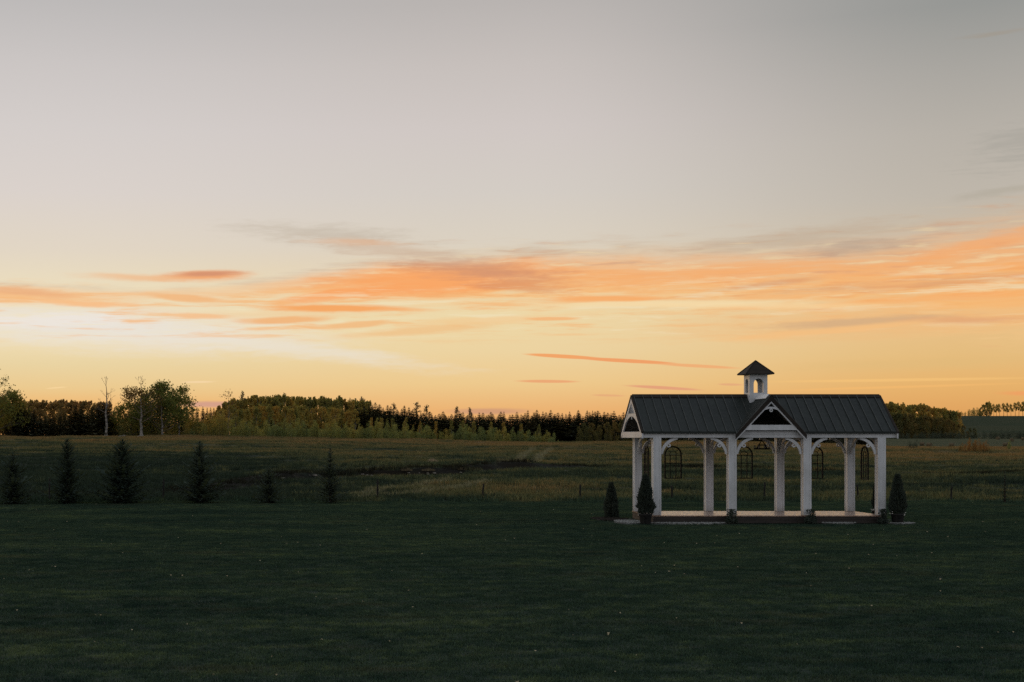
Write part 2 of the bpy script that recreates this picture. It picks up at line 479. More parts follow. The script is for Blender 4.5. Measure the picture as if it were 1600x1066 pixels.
def blade_col(t):
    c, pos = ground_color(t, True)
    a = t.n.new('ShaderNodeAttribute'); a.attribute_name = 'tone'
    k = t.math('MULTIPLY_ADD', a.outputs['Fac'], 0.9, 0.62)
    return t.mix(1.0, c, t.comb(k, k, k), 'MULTIPLY')


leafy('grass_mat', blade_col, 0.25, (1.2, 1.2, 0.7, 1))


def tree_col(stops, nscale=0.5):
    def f(t):
        oi = t.n.new('ShaderNodeObjectInfo')
        tc = t.n.new('ShaderNodeTexCoord')
        n = t.noise(tc.outputs['Object'], nscale, 3.0, 0.6)
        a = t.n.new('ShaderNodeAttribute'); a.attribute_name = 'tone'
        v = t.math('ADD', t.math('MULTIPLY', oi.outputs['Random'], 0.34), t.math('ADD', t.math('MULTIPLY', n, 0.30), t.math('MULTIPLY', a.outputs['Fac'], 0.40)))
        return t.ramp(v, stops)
    return f


leafy('spruce_far_mat', tree_col([(0.25, (0.105, 0.118, 0.090, 1)), (0.5, (0.145, 0.148, 0.092, 1)), (0.75, (0.19, 0.165, 0.09, 1))]), 0.15)
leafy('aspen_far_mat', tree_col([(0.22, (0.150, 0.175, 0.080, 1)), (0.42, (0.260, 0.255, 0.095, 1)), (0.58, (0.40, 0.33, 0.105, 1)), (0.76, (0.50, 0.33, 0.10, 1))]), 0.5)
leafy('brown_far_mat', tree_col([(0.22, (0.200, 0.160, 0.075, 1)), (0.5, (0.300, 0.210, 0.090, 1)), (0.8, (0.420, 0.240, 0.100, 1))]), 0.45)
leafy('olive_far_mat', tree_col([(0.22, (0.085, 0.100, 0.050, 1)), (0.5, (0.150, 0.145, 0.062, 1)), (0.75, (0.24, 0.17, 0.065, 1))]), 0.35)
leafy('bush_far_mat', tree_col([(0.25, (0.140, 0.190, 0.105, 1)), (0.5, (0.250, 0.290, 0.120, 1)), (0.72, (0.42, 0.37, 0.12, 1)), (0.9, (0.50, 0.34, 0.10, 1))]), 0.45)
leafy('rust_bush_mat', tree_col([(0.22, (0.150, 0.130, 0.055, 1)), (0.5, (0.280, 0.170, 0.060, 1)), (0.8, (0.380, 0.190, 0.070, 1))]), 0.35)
leafy('dark_bush_mat', tree_col([(0.22, (0.060, 0.078, 0.062, 1)), (0.8, (0.100, 0.120, 0.085, 1))], 3.0), 0.25)
leafy('young_spruce_mat', tree_col([(0.2, (0.050, 0.074, 0.062, 1)), (0.8, (0.085, 0.110, 0.088, 1))], 3.0), 0.25)
leafy('cedar_mat', tree_col([(0.2, (0.040, 0.052, 0.046, 1)), (0.8, (0.075, 0.092, 0.070, 1))], 6.0), 0.15)
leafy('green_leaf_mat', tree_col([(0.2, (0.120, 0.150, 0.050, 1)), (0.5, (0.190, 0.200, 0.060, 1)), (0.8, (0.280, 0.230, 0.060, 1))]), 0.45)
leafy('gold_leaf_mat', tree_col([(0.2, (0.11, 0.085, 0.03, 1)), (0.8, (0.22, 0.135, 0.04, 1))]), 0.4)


def bark(name, c1, c2, sc, zs=1.0):
    m, t, out = newmat(name)
    tc = t.n.new('ShaderNodeTexCoord')
    n = t.noise(t.vmath('MULTIPLY', tc.outputs['Object'], (1, 1, zs)), sc, 4.0, 0.65)
    principled(t, out, t.ramp(n, [(0.38, c1), (0.58, c2)]), 0.85, 0, 0.2, bump(t, n, 0.4, 0.03))


bark('dark_bark_mat', (0.035, 0.028, 0.02, 1), (0.085, 0.07, 0.05, 1), 6.0, 0.3)
bark('birch_bark_mat', (0.06, 0.055, 0.05, 1), (0.34, 0.31, 0.27, 1), 1.6, 3.0)
bark('twig_mat', (0.10, 0.075, 0.055, 1), (0.22, 0.17, 0.13, 1), 3.0)
bark('fence_wood_mat', (0.012, 0.012, 0.010, 1), (0.035, 0.033, 0.028, 1), 14.0, 0.2)
bark('mulch_mat', (0.012, 0.010, 0.008, 1), (0.035, 0.028, 0.02, 1), 30.0)
bark('stone_mat', (0.10, 0.09, 0.075, 1), (0.28, 0.25, 0.21, 1), 7.0)
bark('hay_mat', (0.07, 0.055, 0.032, 1), (0.16, 0.125, 0.07, 1), 6.0)
bark('straw_mat', (0.24, 0.17, 0.10, 1), (0.50, 0.37, 0.24, 1), 6.0)
bark('gravel_mat', (0.07, 0.075, 0.068, 1), (0.36, 0.36, 0.34, 1), 30.0)
bark('flower_mat', (0.62, 0.60, 0.52, 1), (0.86, 0.84, 0.76, 1), 30.0)
bark('leaf_litter_mat', (0.28, 0.22, 0.12, 1), (0.50, 0.42, 0.27, 1), 30.0)
bark('pot_mat', (0.016, 0.016, 0.016, 1), (0.035, 0.034, 0.032, 1), 12.0)

# white paint
m, t, out = newmat('white_paint_mat')
tc = t.n.new('ShaderNodeTexCoord')
n = t.noise(t.vmath('MULTIPLY', tc.outputs['Object'], (9, 9, 0.9)), 1.0, 5.0, 0.65)
n2 = t.noise(tc.outputs['Object'], 1.3, 3.0, 0.6)
c = t.ramp(n, [(0.3, (0.56, 0.57, 0.575, 1)), (0.62, (0.70, 0.71, 0.72, 1))])
c = t.mix(t.smooth(n2, 0.45, 0.72, 0, 0.35), c, (0.36, 0.365, 0.34, 1))
g = t.n.new('ShaderNodeNewGeometry'); gx, gy, gz = t.sep(g.outputs['Position'])
c = t.mix(t.math('MULTIPLY', t.smooth(gz, 0.55, 0.26), t.smooth(n, 0.35, 0.6, 0.2, 0.6)), c, (0.34, 0.32, 0.28, 1))  # rain splash dirt on the post feet
principled(t, out, c, 0.5, 0, 0.4, bump(t, n, 0.25, 0.006))

# standing seam metal
m, t, out = newmat('roof_metal_mat')
tc = t.n.new('ShaderNodeTexCoord')
n = t.noise(tc.outputs['Object'], 1.2, 4.0, 0.6)
n2 = t.noise(t.vmath('MULTIPLY', tc.outputs['Object'], (3, 3, 3)), 3.0, 4.0, 0.6)
principled(t, out, t.ramp(n, [(0.35, (0.010, 0.015, 0.013, 1)), (0.65, (0.017, 0.023, 0.019, 1))]),
           t.smooth(n2, 0.3, 0.7, 0.34, 0.52), 0.0, 0.32, bump(t, n, 0.15, 0.02))
m, t, out = newmat('seam_glow_mat')  # lighter copy of the roof metal: glow on the seams put into colour
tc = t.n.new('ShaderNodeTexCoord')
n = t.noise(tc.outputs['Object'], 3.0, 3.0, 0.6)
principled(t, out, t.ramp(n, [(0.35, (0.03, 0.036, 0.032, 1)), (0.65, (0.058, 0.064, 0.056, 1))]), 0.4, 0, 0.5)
m, t, out = newmat('roof_edge_mat')
tc = t.n.new('ShaderNodeTexCoord')
n = t.noise(tc.outputs['Object'], 4.0, 3.0, 0.6)
principled(t, out, t.ramp(n, [(0.35, (0.022, 0.018, 0.014, 1)), (0.65, (0.036, 0.028, 0.022, 1))]), 0.75, 0, 0.2)
m, t, out = newmat('ridge_glow_mat')
tc = t.n.new('ShaderNodeTexCoord')
n = t.noise(tc.outputs['Object'], 9.0, 3.0, 0.6)
principled(t, out, t.ramp(n, [(0.35, (0.70, 0.70, 0.70, 1)), (0.65, (0.84, 0.84, 0.84, 1))]), 0.5, 0.0, 0.5)
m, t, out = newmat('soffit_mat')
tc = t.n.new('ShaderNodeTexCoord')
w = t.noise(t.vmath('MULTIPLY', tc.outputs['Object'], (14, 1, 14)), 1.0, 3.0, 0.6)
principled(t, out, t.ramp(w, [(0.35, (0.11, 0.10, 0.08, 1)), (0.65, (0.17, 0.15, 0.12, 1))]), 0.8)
# deck boards
m, t, out = newmat('deck_mat')
tc = t.n.new('ShaderNodeTexCoord')
w = t.noise(t.vmath('MULTIPLY', tc.outputs['Object'], (7.2, 0.9, 3)), 1.0, 4.0, 0.6)
w2 = t.noise(t.vmath('MULTIPLY', tc.outputs['Object'], (60, 3, 3)), 1.0, 3.0, 0.6)
c = t.ramp(t.math('ADD', t.math('MULTIPLY', w, 0.7), t.math('MULTIPLY', w2, 0.3)),
           [(0.35, (0.24, 0.14, 0.09, 1)), (0.5, (0.38, 0.25, 0.18, 1)), (0.65, (0.50, 0.36, 0.27, 1))])
principled(t, out, c, t.smooth(w2, 0.3, 0.7, 0.16, 0.42), 0, 0.7, bump(t, w2, 0.3, 0.004))
m, t, out = newmat('skirt_mat')
tc = t.n.new('ShaderNodeTexCoord')
w = t.noise(t.vmath('MULTIPLY', tc.outputs['Object'], (1.5, 1, 22)), 1.0, 4.0, 0.6)
principled(t, out, t.ramp(w, [(0.35, (0.016, 0.013, 0.010, 1)), (0.65, (0.036, 0.026, 0.019, 1))]), 0.7)
m, t, out = newmat('iron_mat')
tc = t.n.new('ShaderNodeTexCoord')
n = t.noise(tc.outputs['Object'], 20.0, 3.0, 0.6)
principled(t, out, t.ramp(n, [(0.3, (0.008, 0.008, 0.007, 1)), (0.7, (0.018, 0.016, 0.013, 1))]), 0.7, 0.0, 0.15)
m, t, out = newmat('candle_mat')
tc = t.n.new('ShaderNodeTexCoord')
n = t.noise(tc.outputs['Object'], 20.0, 3.0, 0.6)
principled(t, out, t.ramp(n, [(0.3, (0.22, 0.20, 0.16, 1)), (0.7, (0.34, 0.31, 0.26, 1))]), 0.5)


# ------------------------------------------------------------------ mesh helpers
class MB:
    def __init__(s): s.v = []; s.f = []; s.mi = []; s.tone = []

    def face(s, pts, mi=0, tone=0.5):
        i = len(s.v); s.v.extend([tuple(p) for p in pts]); s.f.append(tuple(range(i, i + len(pts)))); s.mi.append(mi); s.tone.append(tone)

    def quads(s, i0, vs, fs, mi=0, tone=0.5):
        i = len(s.v); s.v.extend([tuple(p) for p in vs])
        for f in fs: s.f.append(tuple(i + k for k in f)); s.mi.append(mi); s.tone.append(tone)

    def box(s, x0, x1, y0, y1, z0, z1, bev=0.0, mi=0):
        if bev <= 0:
            vs = [(x, y, z) for z in (z0, z1) for y in (y0, y1) for x in (x0, x1)]
            s.quads(0, vs, [(0, 2, 3, 1), (4, 5, 7, 6), (0, 1, 5, 4), (2, 6, 7, 3), (0, 4, 6, 2), (1, 3, 7, 5)], mi)
            return
        b = bev  # chamfered vertical box: octagonal plan, chamfered rims
        def ring(z, i):
            X0, X1, Y0, Y1 = x0 + i, x1 - i, y0 + i, y1 - i
            k = b
            return [(X0 + k, Y0, z), (X1 - k, Y0, z), (X1, Y0 + k, z), (X1, Y1 - k, z), (X1 - k, Y1, z), (X0 + k, Y1, z), (X0, Y1 - k, z), (X0, Y0 + k, z)]
        rs = [ring(z0, b), ring(z0 + b, 0), ring(z1 - b, 0), ring(z1, b)]
        vs = [p for r in rs for p in r]; fs = [tuple(range(7, -1, -1)), tuple(range(24, 32))]
        for k in range(3):
            for j in range(8):
                a = k * 8 + j; c = k * 8 + (j + 1) % 8
                fs.append((a, c, c + 8, a + 8))
        s.quads(0, vs, fs, mi)

    def prism(s, prof, axis, a0, a1, mi=0):
        """extrude polygon (list of 2d points) along 'x' or 'y'; prof is (other, z)"""
        n = len(prof)
        P = (lambda u, w, a: (a, u, w)) if axis == 'x' else (lambda u, w, a: (u, a, w))
        vs = [P(u, w, a0) for u, w in prof] + [P(u, w, a1) for u, w in prof]
        fs = [tuple(range(n - 1, -1, -1)), tuple(range(n, 2 * n))] + [(i, (i + 1) % n, n + (i + 1) % n, n + i) for i in range(n)]
        s.quads(0, vs, fs, mi)

    def band(s, inner, outer, axis, a0, a1, mi=0):
        """thick ribbon between two polylines of (u,z), extruded along axis"""
        P = (lambda u, w, a: (a, u, w)) if axis == 'x' else (lambda u, w, a: (u, a, w))
        n = len(inner)
        vs = [P(u, w, a) for a in (a0, a1) for L in (inner, outer) for u, w in L]
        fs = []
        I0, O0, I1, O1 = 0, n, 2 * n, 3 * n
        for i in range(n - 1):
            fs += [(I0 + i, I0 + i + 1, O0 + i + 1, O0 + i), (I1 + i + 1, I1 + i, O1 + i, O1 + i + 1),
                   (I0 + i + 1, I0 + i, I1 + i, I1 + i + 1), (O0 + i, O0 + i + 1, O1 + i + 1, O1 + i)]
        fs += [(I0, O0, O1, I1), (I0 + n - 1, I1 + n - 1, O1 + n - 1, O0 + n - 1)]
        s.quads(0, vs, fs, mi)

    def tube(s, pts, rads, n=6, mi=0, tone=0.5, caps=True):
        pts = [Vector(p) for p in pts]
        if not isinstance(rads, (list, tuple)): rads = [rads] * len(pts)
        vs = []
        for i, p in enumerate(pts):
            d = (pts[min(i + 1, len(pts) - 1)] - pts[max(i - 1, 0)]).normalized()
            up = Vector((0, 0, 1)) if abs(d.z) < 0.9 else Vector((1, 0, 0))
            a = d.cross(up).normalized(); b = d.cross(a).normalized()
            for k in range(n):
                th = 2 * math.pi * k / n
                vs.append(p + (a * math.cos(th) + b * math.sin(th)) * rads[i])
        fs = []
        for i in range(len(pts) - 1):
            for k in range(n):
                k2 = (k + 1) % n
                fs.append((i * n + k, i * n + k2, (i + 1) * n + k2, (i + 1) * n + k))
        if caps: fs += [tuple(range(n)), tuple(range((len(pts) - 1) * n + n - 1, (len(pts) - 1) * n - 1, -1))]
        s.quads(0, vs, fs, mi, tone)

    def lathe(s, cx, cy, prof, n=16, mi=0):
        vs = [(cx + r * math.cos(2 * math.pi * k / n), cy + r * math.sin(2 * math.pi * k / n), z) for r, z in prof for k in range(n)]
        fs = [((i) * n + k, i * n + (k + 1) % n, (i + 1) * n + (k + 1) % n, (i + 1) * n + k) for i in range(len(prof) - 1) for k in range(n)]
        fs += [tuple(range(n - 1, -1, -1)), tuple(range((len(prof) - 1) * n, len(prof) * n))]
        s.quads(0, vs, fs, mi)

    def mesh(s, name, mats, smooth=False):
        me = bpy.data.meshes.new(name)
        me.from_pydata(s.v, [], s.f)
        for m_ in (mats if isinstance(mats, (list, tuple)) else [mats]): me.materials.append(MATS[m_])
        me.polygons.foreach_set('material_index', s.mi)
        a = me.attributes.new('tone', 'FLOAT', 'FACE'); a.data.foreach_set('value', s.tone)
        if smooth: me.polygons.foreach_set('use_smooth', [True] * len(s.f))
        me.update()
        return me

    def build(s, name, mats, parent=None, smooth=False, loc=None):
        o = bpy.data.objects.new(name, s.mesh(name, mats, smooth)); COL.objects.link(o)
        if parent: o.parent = parent
        if loc: o.location = loc
        return o


def empty(name, loc, rz=0.0):
    o = bpy.data.objects.new(name, None); COL.objects.link(o); o.location = loc; o.rotation_euler = (0, 0, rz)
    o.empty_display_size = 0.3
    return o


def tag(o, label=None, cat=None, group=None, kind=None):
    if label: o['label'] = label
    if cat: o['category'] = cat
    if group: o['group'] = group
    if kind: o['kind'] = kind
    return o


def copy_tree(o, parent=None):
    c = o.copy(); COL.objects.link(c)
    if parent: c.parent = parent
    for ch in list(o.children): copy_tree(ch, c)
    return c


rng = random.Random(7)

# ------------------------------------------------------------------ ground sheet
def axis(parts):
    out = []
    for a, b, st in parts: out += list(np.arange(a, b, st))
    return out


ys = axis([(-6000, -1000, 1000), (-1000, -100, 150), (-100, 10, 12), (10, 60, 2.0), (60, 88, 0.8), (88, 106, 0.35), (106, 150, 0.9), (150, 262, 1.6), (262, 320, 5), (320, 900, 16), (900, 2000, 120), (2000, 9001, 1000)])
xs = axis([(-6000, -1000, 1000), (-1000, -120, 80), (-120, -60, 6), (-60, 130, 1.5), (130, 200, 5), (200, 700, 20), (700, 1500, 100), (1500, 7001, 500)])
X, Y = np.meshgrid(np.array(xs), np.array(ys))
Z = base_h(X, Y)
msk = (Y > 0) & (Y < 420) & (np.abs(X) < 260)
bz = np.zeros_like(Z)
bz[msk] = bumps(X[msk], Y[msk])
edge = np.clip((260 - np.abs(X)) / 60, 0, 1) * np.clip((420 - Y) / 60, 0, 1) * np.clip(Y / 20, 0, 1)
Z = Z + bz * edge
nyy, nxx = Z.shape
me = bpy.data.meshes.new('ground')
me.from_pydata(np.stack([X.ravel(), Y.ravel(), Z.ravel()], 1).tolist(), [],
               [(j * nxx + i, j * nxx + i + 1, (j + 1) * nxx + i + 1, (j + 1) * nxx + i) for j in range(nyy - 1) for i in range(nxx - 1)])
me.materials.append(MATS['ground_mat'])
me.polygons.foreach_set('use_smooth', [True] * len(me.polygons))
ground = bpy.data.objects.new('ground', me); COL.objects.link(ground)
tag(ground, kind='structure')


def hmesh(xa, ya):
    """height of the ground sheet itself (bilinear in its grid)"""
    ax = np.array(xs); ay = np.array(ys)
    i = np.clip(np.searchsorted(ax, xa) - 1, 0, len(ax) - 2); j = np.clip(np.searchsorted(ay, ya) - 1, 0, len(ay) - 2)
    u = (xa - ax[i]) / (ax[i + 1] - ax[i]); v = (ya - ay[j]) / (ay[j + 1] - ay[j])
    return Z[j, i] * (1 - u) * (1 - v) + Z[j, i + 1] * u * (1 - v) + Z[j + 1, i] * (1 - u) * v + Z[j + 1, i + 1] * u * v


def hz(x, y): return float(hmesh(np.array([x]), np.array([y]))[0])


def hit(px, py, dmin=20.0, dmax=1500.0):
    d = np.geomspace(dmin, dmax, 1400); k = (PY0 - py) / F; q = (px - PX0) / F
    ok = np.nonzero(CAMZ + k * d <= hmesh(q * d, d))[0]
    dd = float(d[ok[0]]) if len(ok) else dmax
    return q * dd, dd


# ------------------------------------------------------------------ grass (stuff)
def blade_tile(size, count, hmin, hmax, w, seed, clump=0.0, seg=2):
    r = random.Random(seed); mb = MB()
    centers = [(r.uniform(-size / 2, size / 2), r.uniform(-size / 2, size / 2)) for _ in range(max(1, count // 14))]
    for _ in range(count):
        if r.random() < clump:
            c = r.choice(centers); x = c[0] + r.gauss(0, 0.09); y = c[1] + r.gauss(0, 0.09); kk = 1.25
        else:
            x = r.uniform(-size / 2, size / 2); y = r.uniform(-size / 2, size / 2); kk = 0.85
        h = r.uniform(hmin, hmax) * kk; th = r.uniform(0, 2 * math.pi); ln = h * r.uniform(0.1, 0.75); ph = r.uniform(0, 2 * math.pi)
        wx, wy = math.cos(th) * w / 2, math.sin(th) * w / 2
        lx, ly = math.cos(ph) * ln, math.sin(ph) * ln
        tn = r.random()
        a = (x - wx, y - wy, -0.01); b = (x + wx, y + wy, -0.01)
        c1 = (x + wx * .7 + lx * .35, y + wy * .7 + ly * .35, h * .6); d1 = (x - wx * .7 + lx * .35, y - wy * .7 + ly * .35, h * .6)
        mb.face([a, b, c1, d1], 0, tn); mb.face([d1, c1, (x + lx, y + ly, h)], 0, tn)
    return mb.mesh('grass_tile', 'grass_mat')


def scatter(name, pts, meshes, label, cat, smin=0.8, smax=1.2):
    protos = bpy.data.collections.new(name + '_source')        # never linked to the scene
    for k, me_ in enumerate(meshes):
        protos.objects.link(bpy.data.objects.new('%s_tile' % name, me_))
    pm = bpy.data.meshes.new(name); pm.from_pydata(pts, [], [])
    o = bpy.data.objects.new(name, pm); COL.objects.link(o)
    ng = bpy.data.node_groups.new(name, 'GeometryNodeTree')
    ng.interface.new_socket('Geometry', in_out='INPUT', socket_type='NodeSocketGeometry')
    ng.interface.new_socket('Geometry', in_out='OUTPUT', socket_type='NodeSocketGeometry')
    N = ng.nodes; L = ng.links
    gi = N.new('NodeGroupInput'); go = N.new('NodeGroupOutput')
    mp = N.new('GeometryNodeMeshToPoints'); ci = N.new('GeometryNodeCollectionInfo')
    ci.inputs[0].default_value = protos; ci.inputs['Separate Children'].default_value = True; ci.inputs['Reset Children'].default_value = True
    ip = N.new('GeometryNodeInstanceOnPoints'); ip.inputs['Pick Instance'].default_value = True
    rv = N.new('FunctionNodeRandomValue'); rv.data_type = 'FLOAT_VECTOR'
    rv.inputs[0].default_value = (0, 0, 0); rv.inputs[1].default_value = (0, 0, 6.283)
    rs = N.new('FunctionNodeRandomValue'); rs.data_type = 'FLOAT_VECTOR'
    rs.inputs[0].default_value = (1, 1, smin); rs.inputs[1].default_value = (1.15, 1.15, smax); rs.inputs['Seed'].default_value = 5
    ri = N.new('FunctionNodeRandomValue'); ri.data_type = 'INT'
    ri.inputs[4].default_value = 0; ri.inputs[5].default_value = len(meshes) - 1
    L.new(gi.outputs[0], mp.inputs[0]); L.new(mp.outputs[0], ip.inputs['Points']); L.new(ci.outputs[0], ip.inputs['Instance'])
    L.new(ri.outputs[2], ip.inputs['Instance Index'])
    L.new(rv.outputs[0], ip.inputs['Rotation']); L.new(rs.outputs[0], ip.inputs['Scale'])
    L.new(ip.outputs[0], go.inputs[0])
    md = o.modifiers.new('scatter', 'NODES'); md.node_group = ng
    tag(o, label, cat, kind='stuff')
    return o


def inview(x, y, m=2.0, extra=0.06):
    q = x / y
    return -0.2025 - extra - m / y < q < 0.5176 + extra + m / y


def pavilion_zone(x, y): return 11.0 < x < 20.7 and 47.0 < y < 50.6


pts = []
y = 13.0
while y < LAWN_Y - 0.3:
    x = -0.27 * y - 2
    while x < 0.6 * y + 2:
        jx = x + rng.uniform(-.1, .1); jy = y + rng.uniform(-.1, .1)
        if not pavilion_zone(jx, jy): pts.append((jx, jy, 0))
        x += 0.9
    y += 0.9
P = np.array(pts); P[:, 2] = hmesh(P[:, 0], P[:, 1])
scatter('lawn_grass', P.tolist(), [blade_tile(1.05, 1500, 0.02, 0.05, 0.009, s) for s in (1, 2, 3)],
        'short mown green grass of the lawn in front', 'grass')

pts = []
y = LAWN_Y - 1.0
while y < 268:
    st = 1.7 if y < 110 else 2.2
    x = -0.25 * y - 4
    while x < 0.57 * y + 4:
        jx = x + rng.uniform(-.5, .5); jy = y + rng.uniform(-.5, .5)
        yd = float(np.interp(jx, DX, DY))
        if not (-8 < jx < 50 and -1.6 < jy - yd < 0.3) and jy > LAWN_Y + 1.5 * mnoise.noise(Vector((jx * .25, 3.3, 0))): pts.append((jx, jy, 0))
        x += st
    y += st
P = np.array(pts); P[:, 2] = hmesh(P[:, 0], P[:, 1]) - 0.02
scatter('meadow_grass', P.tolist(), [blade_tile(2.6, 620, 0.07, 0.24, 0.030, s, 0.5) for s in (11, 12, 13, 14)],
        'rough uncut grass and weeds of the meadow behind the lawn', 'grass', 0.55, 1.35)

# fallen leaves on the lawn
mb = MB()
for _ in range(170):
    d = rng.uniform(15, 62); q = rng.uniform(-.22, .54); x = q * d
    if pavilion_zone(x, d): continue
    r_ = rng.uniform(.010, .024); th = rng.uniform(0, 6.28); z0 = hz(x, d) + rng.uniform(.03, .055)
    pp = []
    for k in range(6):
        a = th + k * math.pi / 3; rr = r_ * (1.3 if k % 3 == 0 else .8)
        pp.append((x + rr * math.cos(a), d + rr * math.sin(a), z0 + r_ * .5 * math.sin(a * 2 + th)))
    c_ = (x, d, z0 + .006)
    for k in range(6): mb.face([c_, pp[k], pp[(k + 1) % 6]])
tag(mb.build('fallen_leaves', 'leaf_litter_mat'), 'pale fallen leaves scattered over the lawn', 'leaves', kind='stuff')

# ------------------------------------------------------------------ pavilion
YF, YB = 47.5, 50.08
S = YF / F
YC = (YF + YB) / 2
PXS = [1025.5, 1143.0, 1259.5, 1375.5]
XP = [(p - PX0) * S for p in PXS]
XL, XR = XP[0] - 0.48, XP[3] + 0.48
XM = (XL + XR) / 2
DECK = 0.26
BB, BT = 2.85, 3.04          # beam
EAVE_Z, RIDGE_Z = 3.05, 4.30
HW = 1.46                     # half depth of roof
pav = empty('pavilion', (XM, YC, 0))
tag(pav, 'white timber pavilion with dark metal roof, cross gable and small cupola', 'pavilion')
pav.rotation_euler = (0, 0, 0)


def part(mb, name, mat, parent=None, smooth=False):
    """geometry is written in world coordinates; recentre it on its parent"""
    par = parent or pav
    o = mb.build(name, mat, None, smooth)
    off = Vector((XM, YC, 0))
    o.data.transform(Matrix.Translation(-off))
    o.parent = par
    return o


pw = 0.122
for xi, x in enumerate(XP):
    for yy in (YF, YB):
        mb = MB(); mb.box(x - pw, x + pw, yy - pw, yy + pw, DECK + .002, BB + (0.10 if yy == YF else 0.0) * 0 - .002, .012)
        # two recessed grooves on the faces suggested by applied corner boards
        for sx in (-1, 1):
            for sy in (-1, 1):
                mb.box(x + sx * (pw - .018) - .03, x + sx * (pw - .018) + .03, yy + sy * (pw - .018) - .03, yy + sy * (pw - .018) + .03, DECK + .004, BB - .004, .006)
        part(mb, 'post', 'white_paint_mat')
# beams
def beam_front(yy, out):
    mb = MB()
    mb.box(XL, XR, yy - .10, yy + .10, BB, BT - .085)
    mb.box(XL, XR, yy - .11 if out < 0 else yy - .10, yy + .10 if out < 0 else yy + .11, BT - .083, BT + .03)
    return part(mb, 'beam', 'white_paint_mat')


beam_front(YF, -1); beam_front(YB, 1)
for x in XP:
    mb = MB(); mb.box(x - .08, x + .08, YF + .102, YB - .102, BB + .01, BT - .02, .006); part(mb, 'cross_beam', 'white_paint_mat')


def brace(x, y, ax, sgn):
    """curved bracket from post face to beam with a small scroll ring"""
    Rr = 0.55
    base = (x if ax == 'x' else y) + sgn * (pw + .03)
    zt = BB + .0
    inner, outer = [], []
    for k in range(11):
        a = (math.pi / 2) * k / 10
        # quarter arc bulging towards the post/beam corner, centre low and outward
        cu, cz = base + sgn * Rr, zt - Rr
        for L, rr in ((inner, Rr - .06 - .035 * math.sin(2 * a)), (outer, Rr + .035 * math.sin(2 * a) * 0.2)):
            L.append((cu - sgn * rr * math.cos(a), cz + rr * math.sin(a)))
    mb = MB(); c0 = y if ax == 'x' else x
    # tail runs back into post and beam
    P0, P1 = c0 - .035, c0 + .035
    if ax == 'x':
        mb.band(inner, outer, 'y', P0, P1)
    else:
        mb.band(inner, outer, 'x', P0, P1)
    b = part(mb, 'brace', 'white_paint_mat')
    mb = MB()
    a = math.pi / 4
    rr = Rr - .06 - .035 - .042
    cu, cz = base + sgn * Rr - sgn * rr * math.cos(a), zt - Rr + rr * math.sin(a)
    ri = [(cu + .030 * math.cos(6.2832 * k / 14), cz + .030 * math.sin(6.2832 * k / 14)) for k in range(15)]
    ro = [(cu + .066 * math.cos(6.2832 * k / 14), cz + .066 * math.sin(6.2832 * k / 14)) for k in range(15)]
    mb.band(ri, ro, 'y' if ax == 'x' else 'x', c0 - .025, c0 + .025)
    part(mb, 'scroll', 'white_paint_mat', b)
    return b


for xi, x in enumerate(XP):
    for yy in (YF, YB):
        if xi > 0: brace(x, yy, 'x', -1)
        if xi < 3: brace(x, yy, 'x', 1)
        brace(x, yy, 'y', 1 if yy == YF else -1)

# deck
DX0, DX1, DY0, DY1 = XP[0] - .15, XP[3] + .15, YF - .17, YB + .15
mb = MB(); x = DX0
while x < DX1 - .01:
    mb.box(x, min(x + .137, DX1), DY0, DY1, DECK - .032, DECK + rng.uniform(-.0015, .0015)); x += .142
part(mb, 'decking', 'deck_mat')
mb = MB()
for k in range(2):
    z0 = .005 + k * .108
    mb.box(DX0 + .012, DX1 - .012, DY0 + .012, DY0 + .04, z0, z0 + .102)
    mb.box(DX0 + .012, DX1 - .012, DY1 - .04, DY1 - .012, z0, z0 + .102)
    mb.box(DX0 + .012, DX0 + .04, DY0 + .042, DY1 - .042, z0, z0 + .102)
    mb.box(DX1 - .04, DX1 - .012, DY0 + .042, DY1 - .042, z0, z0 + .102)
part(mb, 'deck_skirt', 'skirt_mat')

# main roof: two slopes with raised seams, thickness, soffit
slope = math.atan2(RIDGE_Z - EAVE_Z, HW)
CGH = 1.165                 # half width of cross gable
CGY = 47.19                 # its front edge
CG_RZ = 4.255               # its ridge
CG_EZ = 2.965
cg_s = (CG_RZ - CG_EZ) / CGH


def zmain(y): return RIDGE_Z - (RIDGE_Z - EAVE_Z) / HW * abs(y - YC)
def zcg(x): return CG_RZ - cg_s * abs(x - XM)


# front slope is cut by the cross gable valley: build it in strips along x
def front_slope():
    mb = MB(); th = .05
    xsx = list(np.arange(XL, XR, .06)) + [XR]
    for a, b in zip(xsx[:-1], xsx[1:]):
        def yv(x):   # where the main slope dips under the cross gable roof
            if abs(x - XM) >= CGH + .02: return YC - HW
            zc_ = zcg(x)
            yy = YC - (RIDGE_Z - zc_) * HW / (RIDGE_Z - EAVE_Z)
            return max(YC - HW, min(yy - .03, YC - .02))
        ya, yb = yv(a), yv(b)
        mb.quads(0, [(a, ya, zmain(ya)), (b, yb, zmain(yb)), (b, YC, RIDGE_Z), (a, YC, RIDGE_Z)], [(0, 1, 2, 3)])
        mb.quads(0, [(a, ya, zmain(ya) - th), (b, yb, zmain(yb) - th), (b, YC, RIDGE_Z - th), (a, YC, RIDGE_Z - th)], [(3, 2, 1, 0)], 1)
        if ya <= YC - HW + 1e-6 and yb <= YC - HW + 1e-6:
            mb.quads(0, [(a, ya, zmain(ya)), (b, yb, zmain(yb)), (b, yb, zmain(yb) - th), (a, ya, zmain(ya) - th)], [(3, 2, 1, 0)])
    for x, o in ((XL, 1), (XR, -1)):
        mb.face([(x, YC - HW, EAVE_Z), (x, YC, RIDGE_Z), (x, YC, RIDGE_Z - th), (x, YC - HW, EAVE_Z - th)])
    return mb, yv


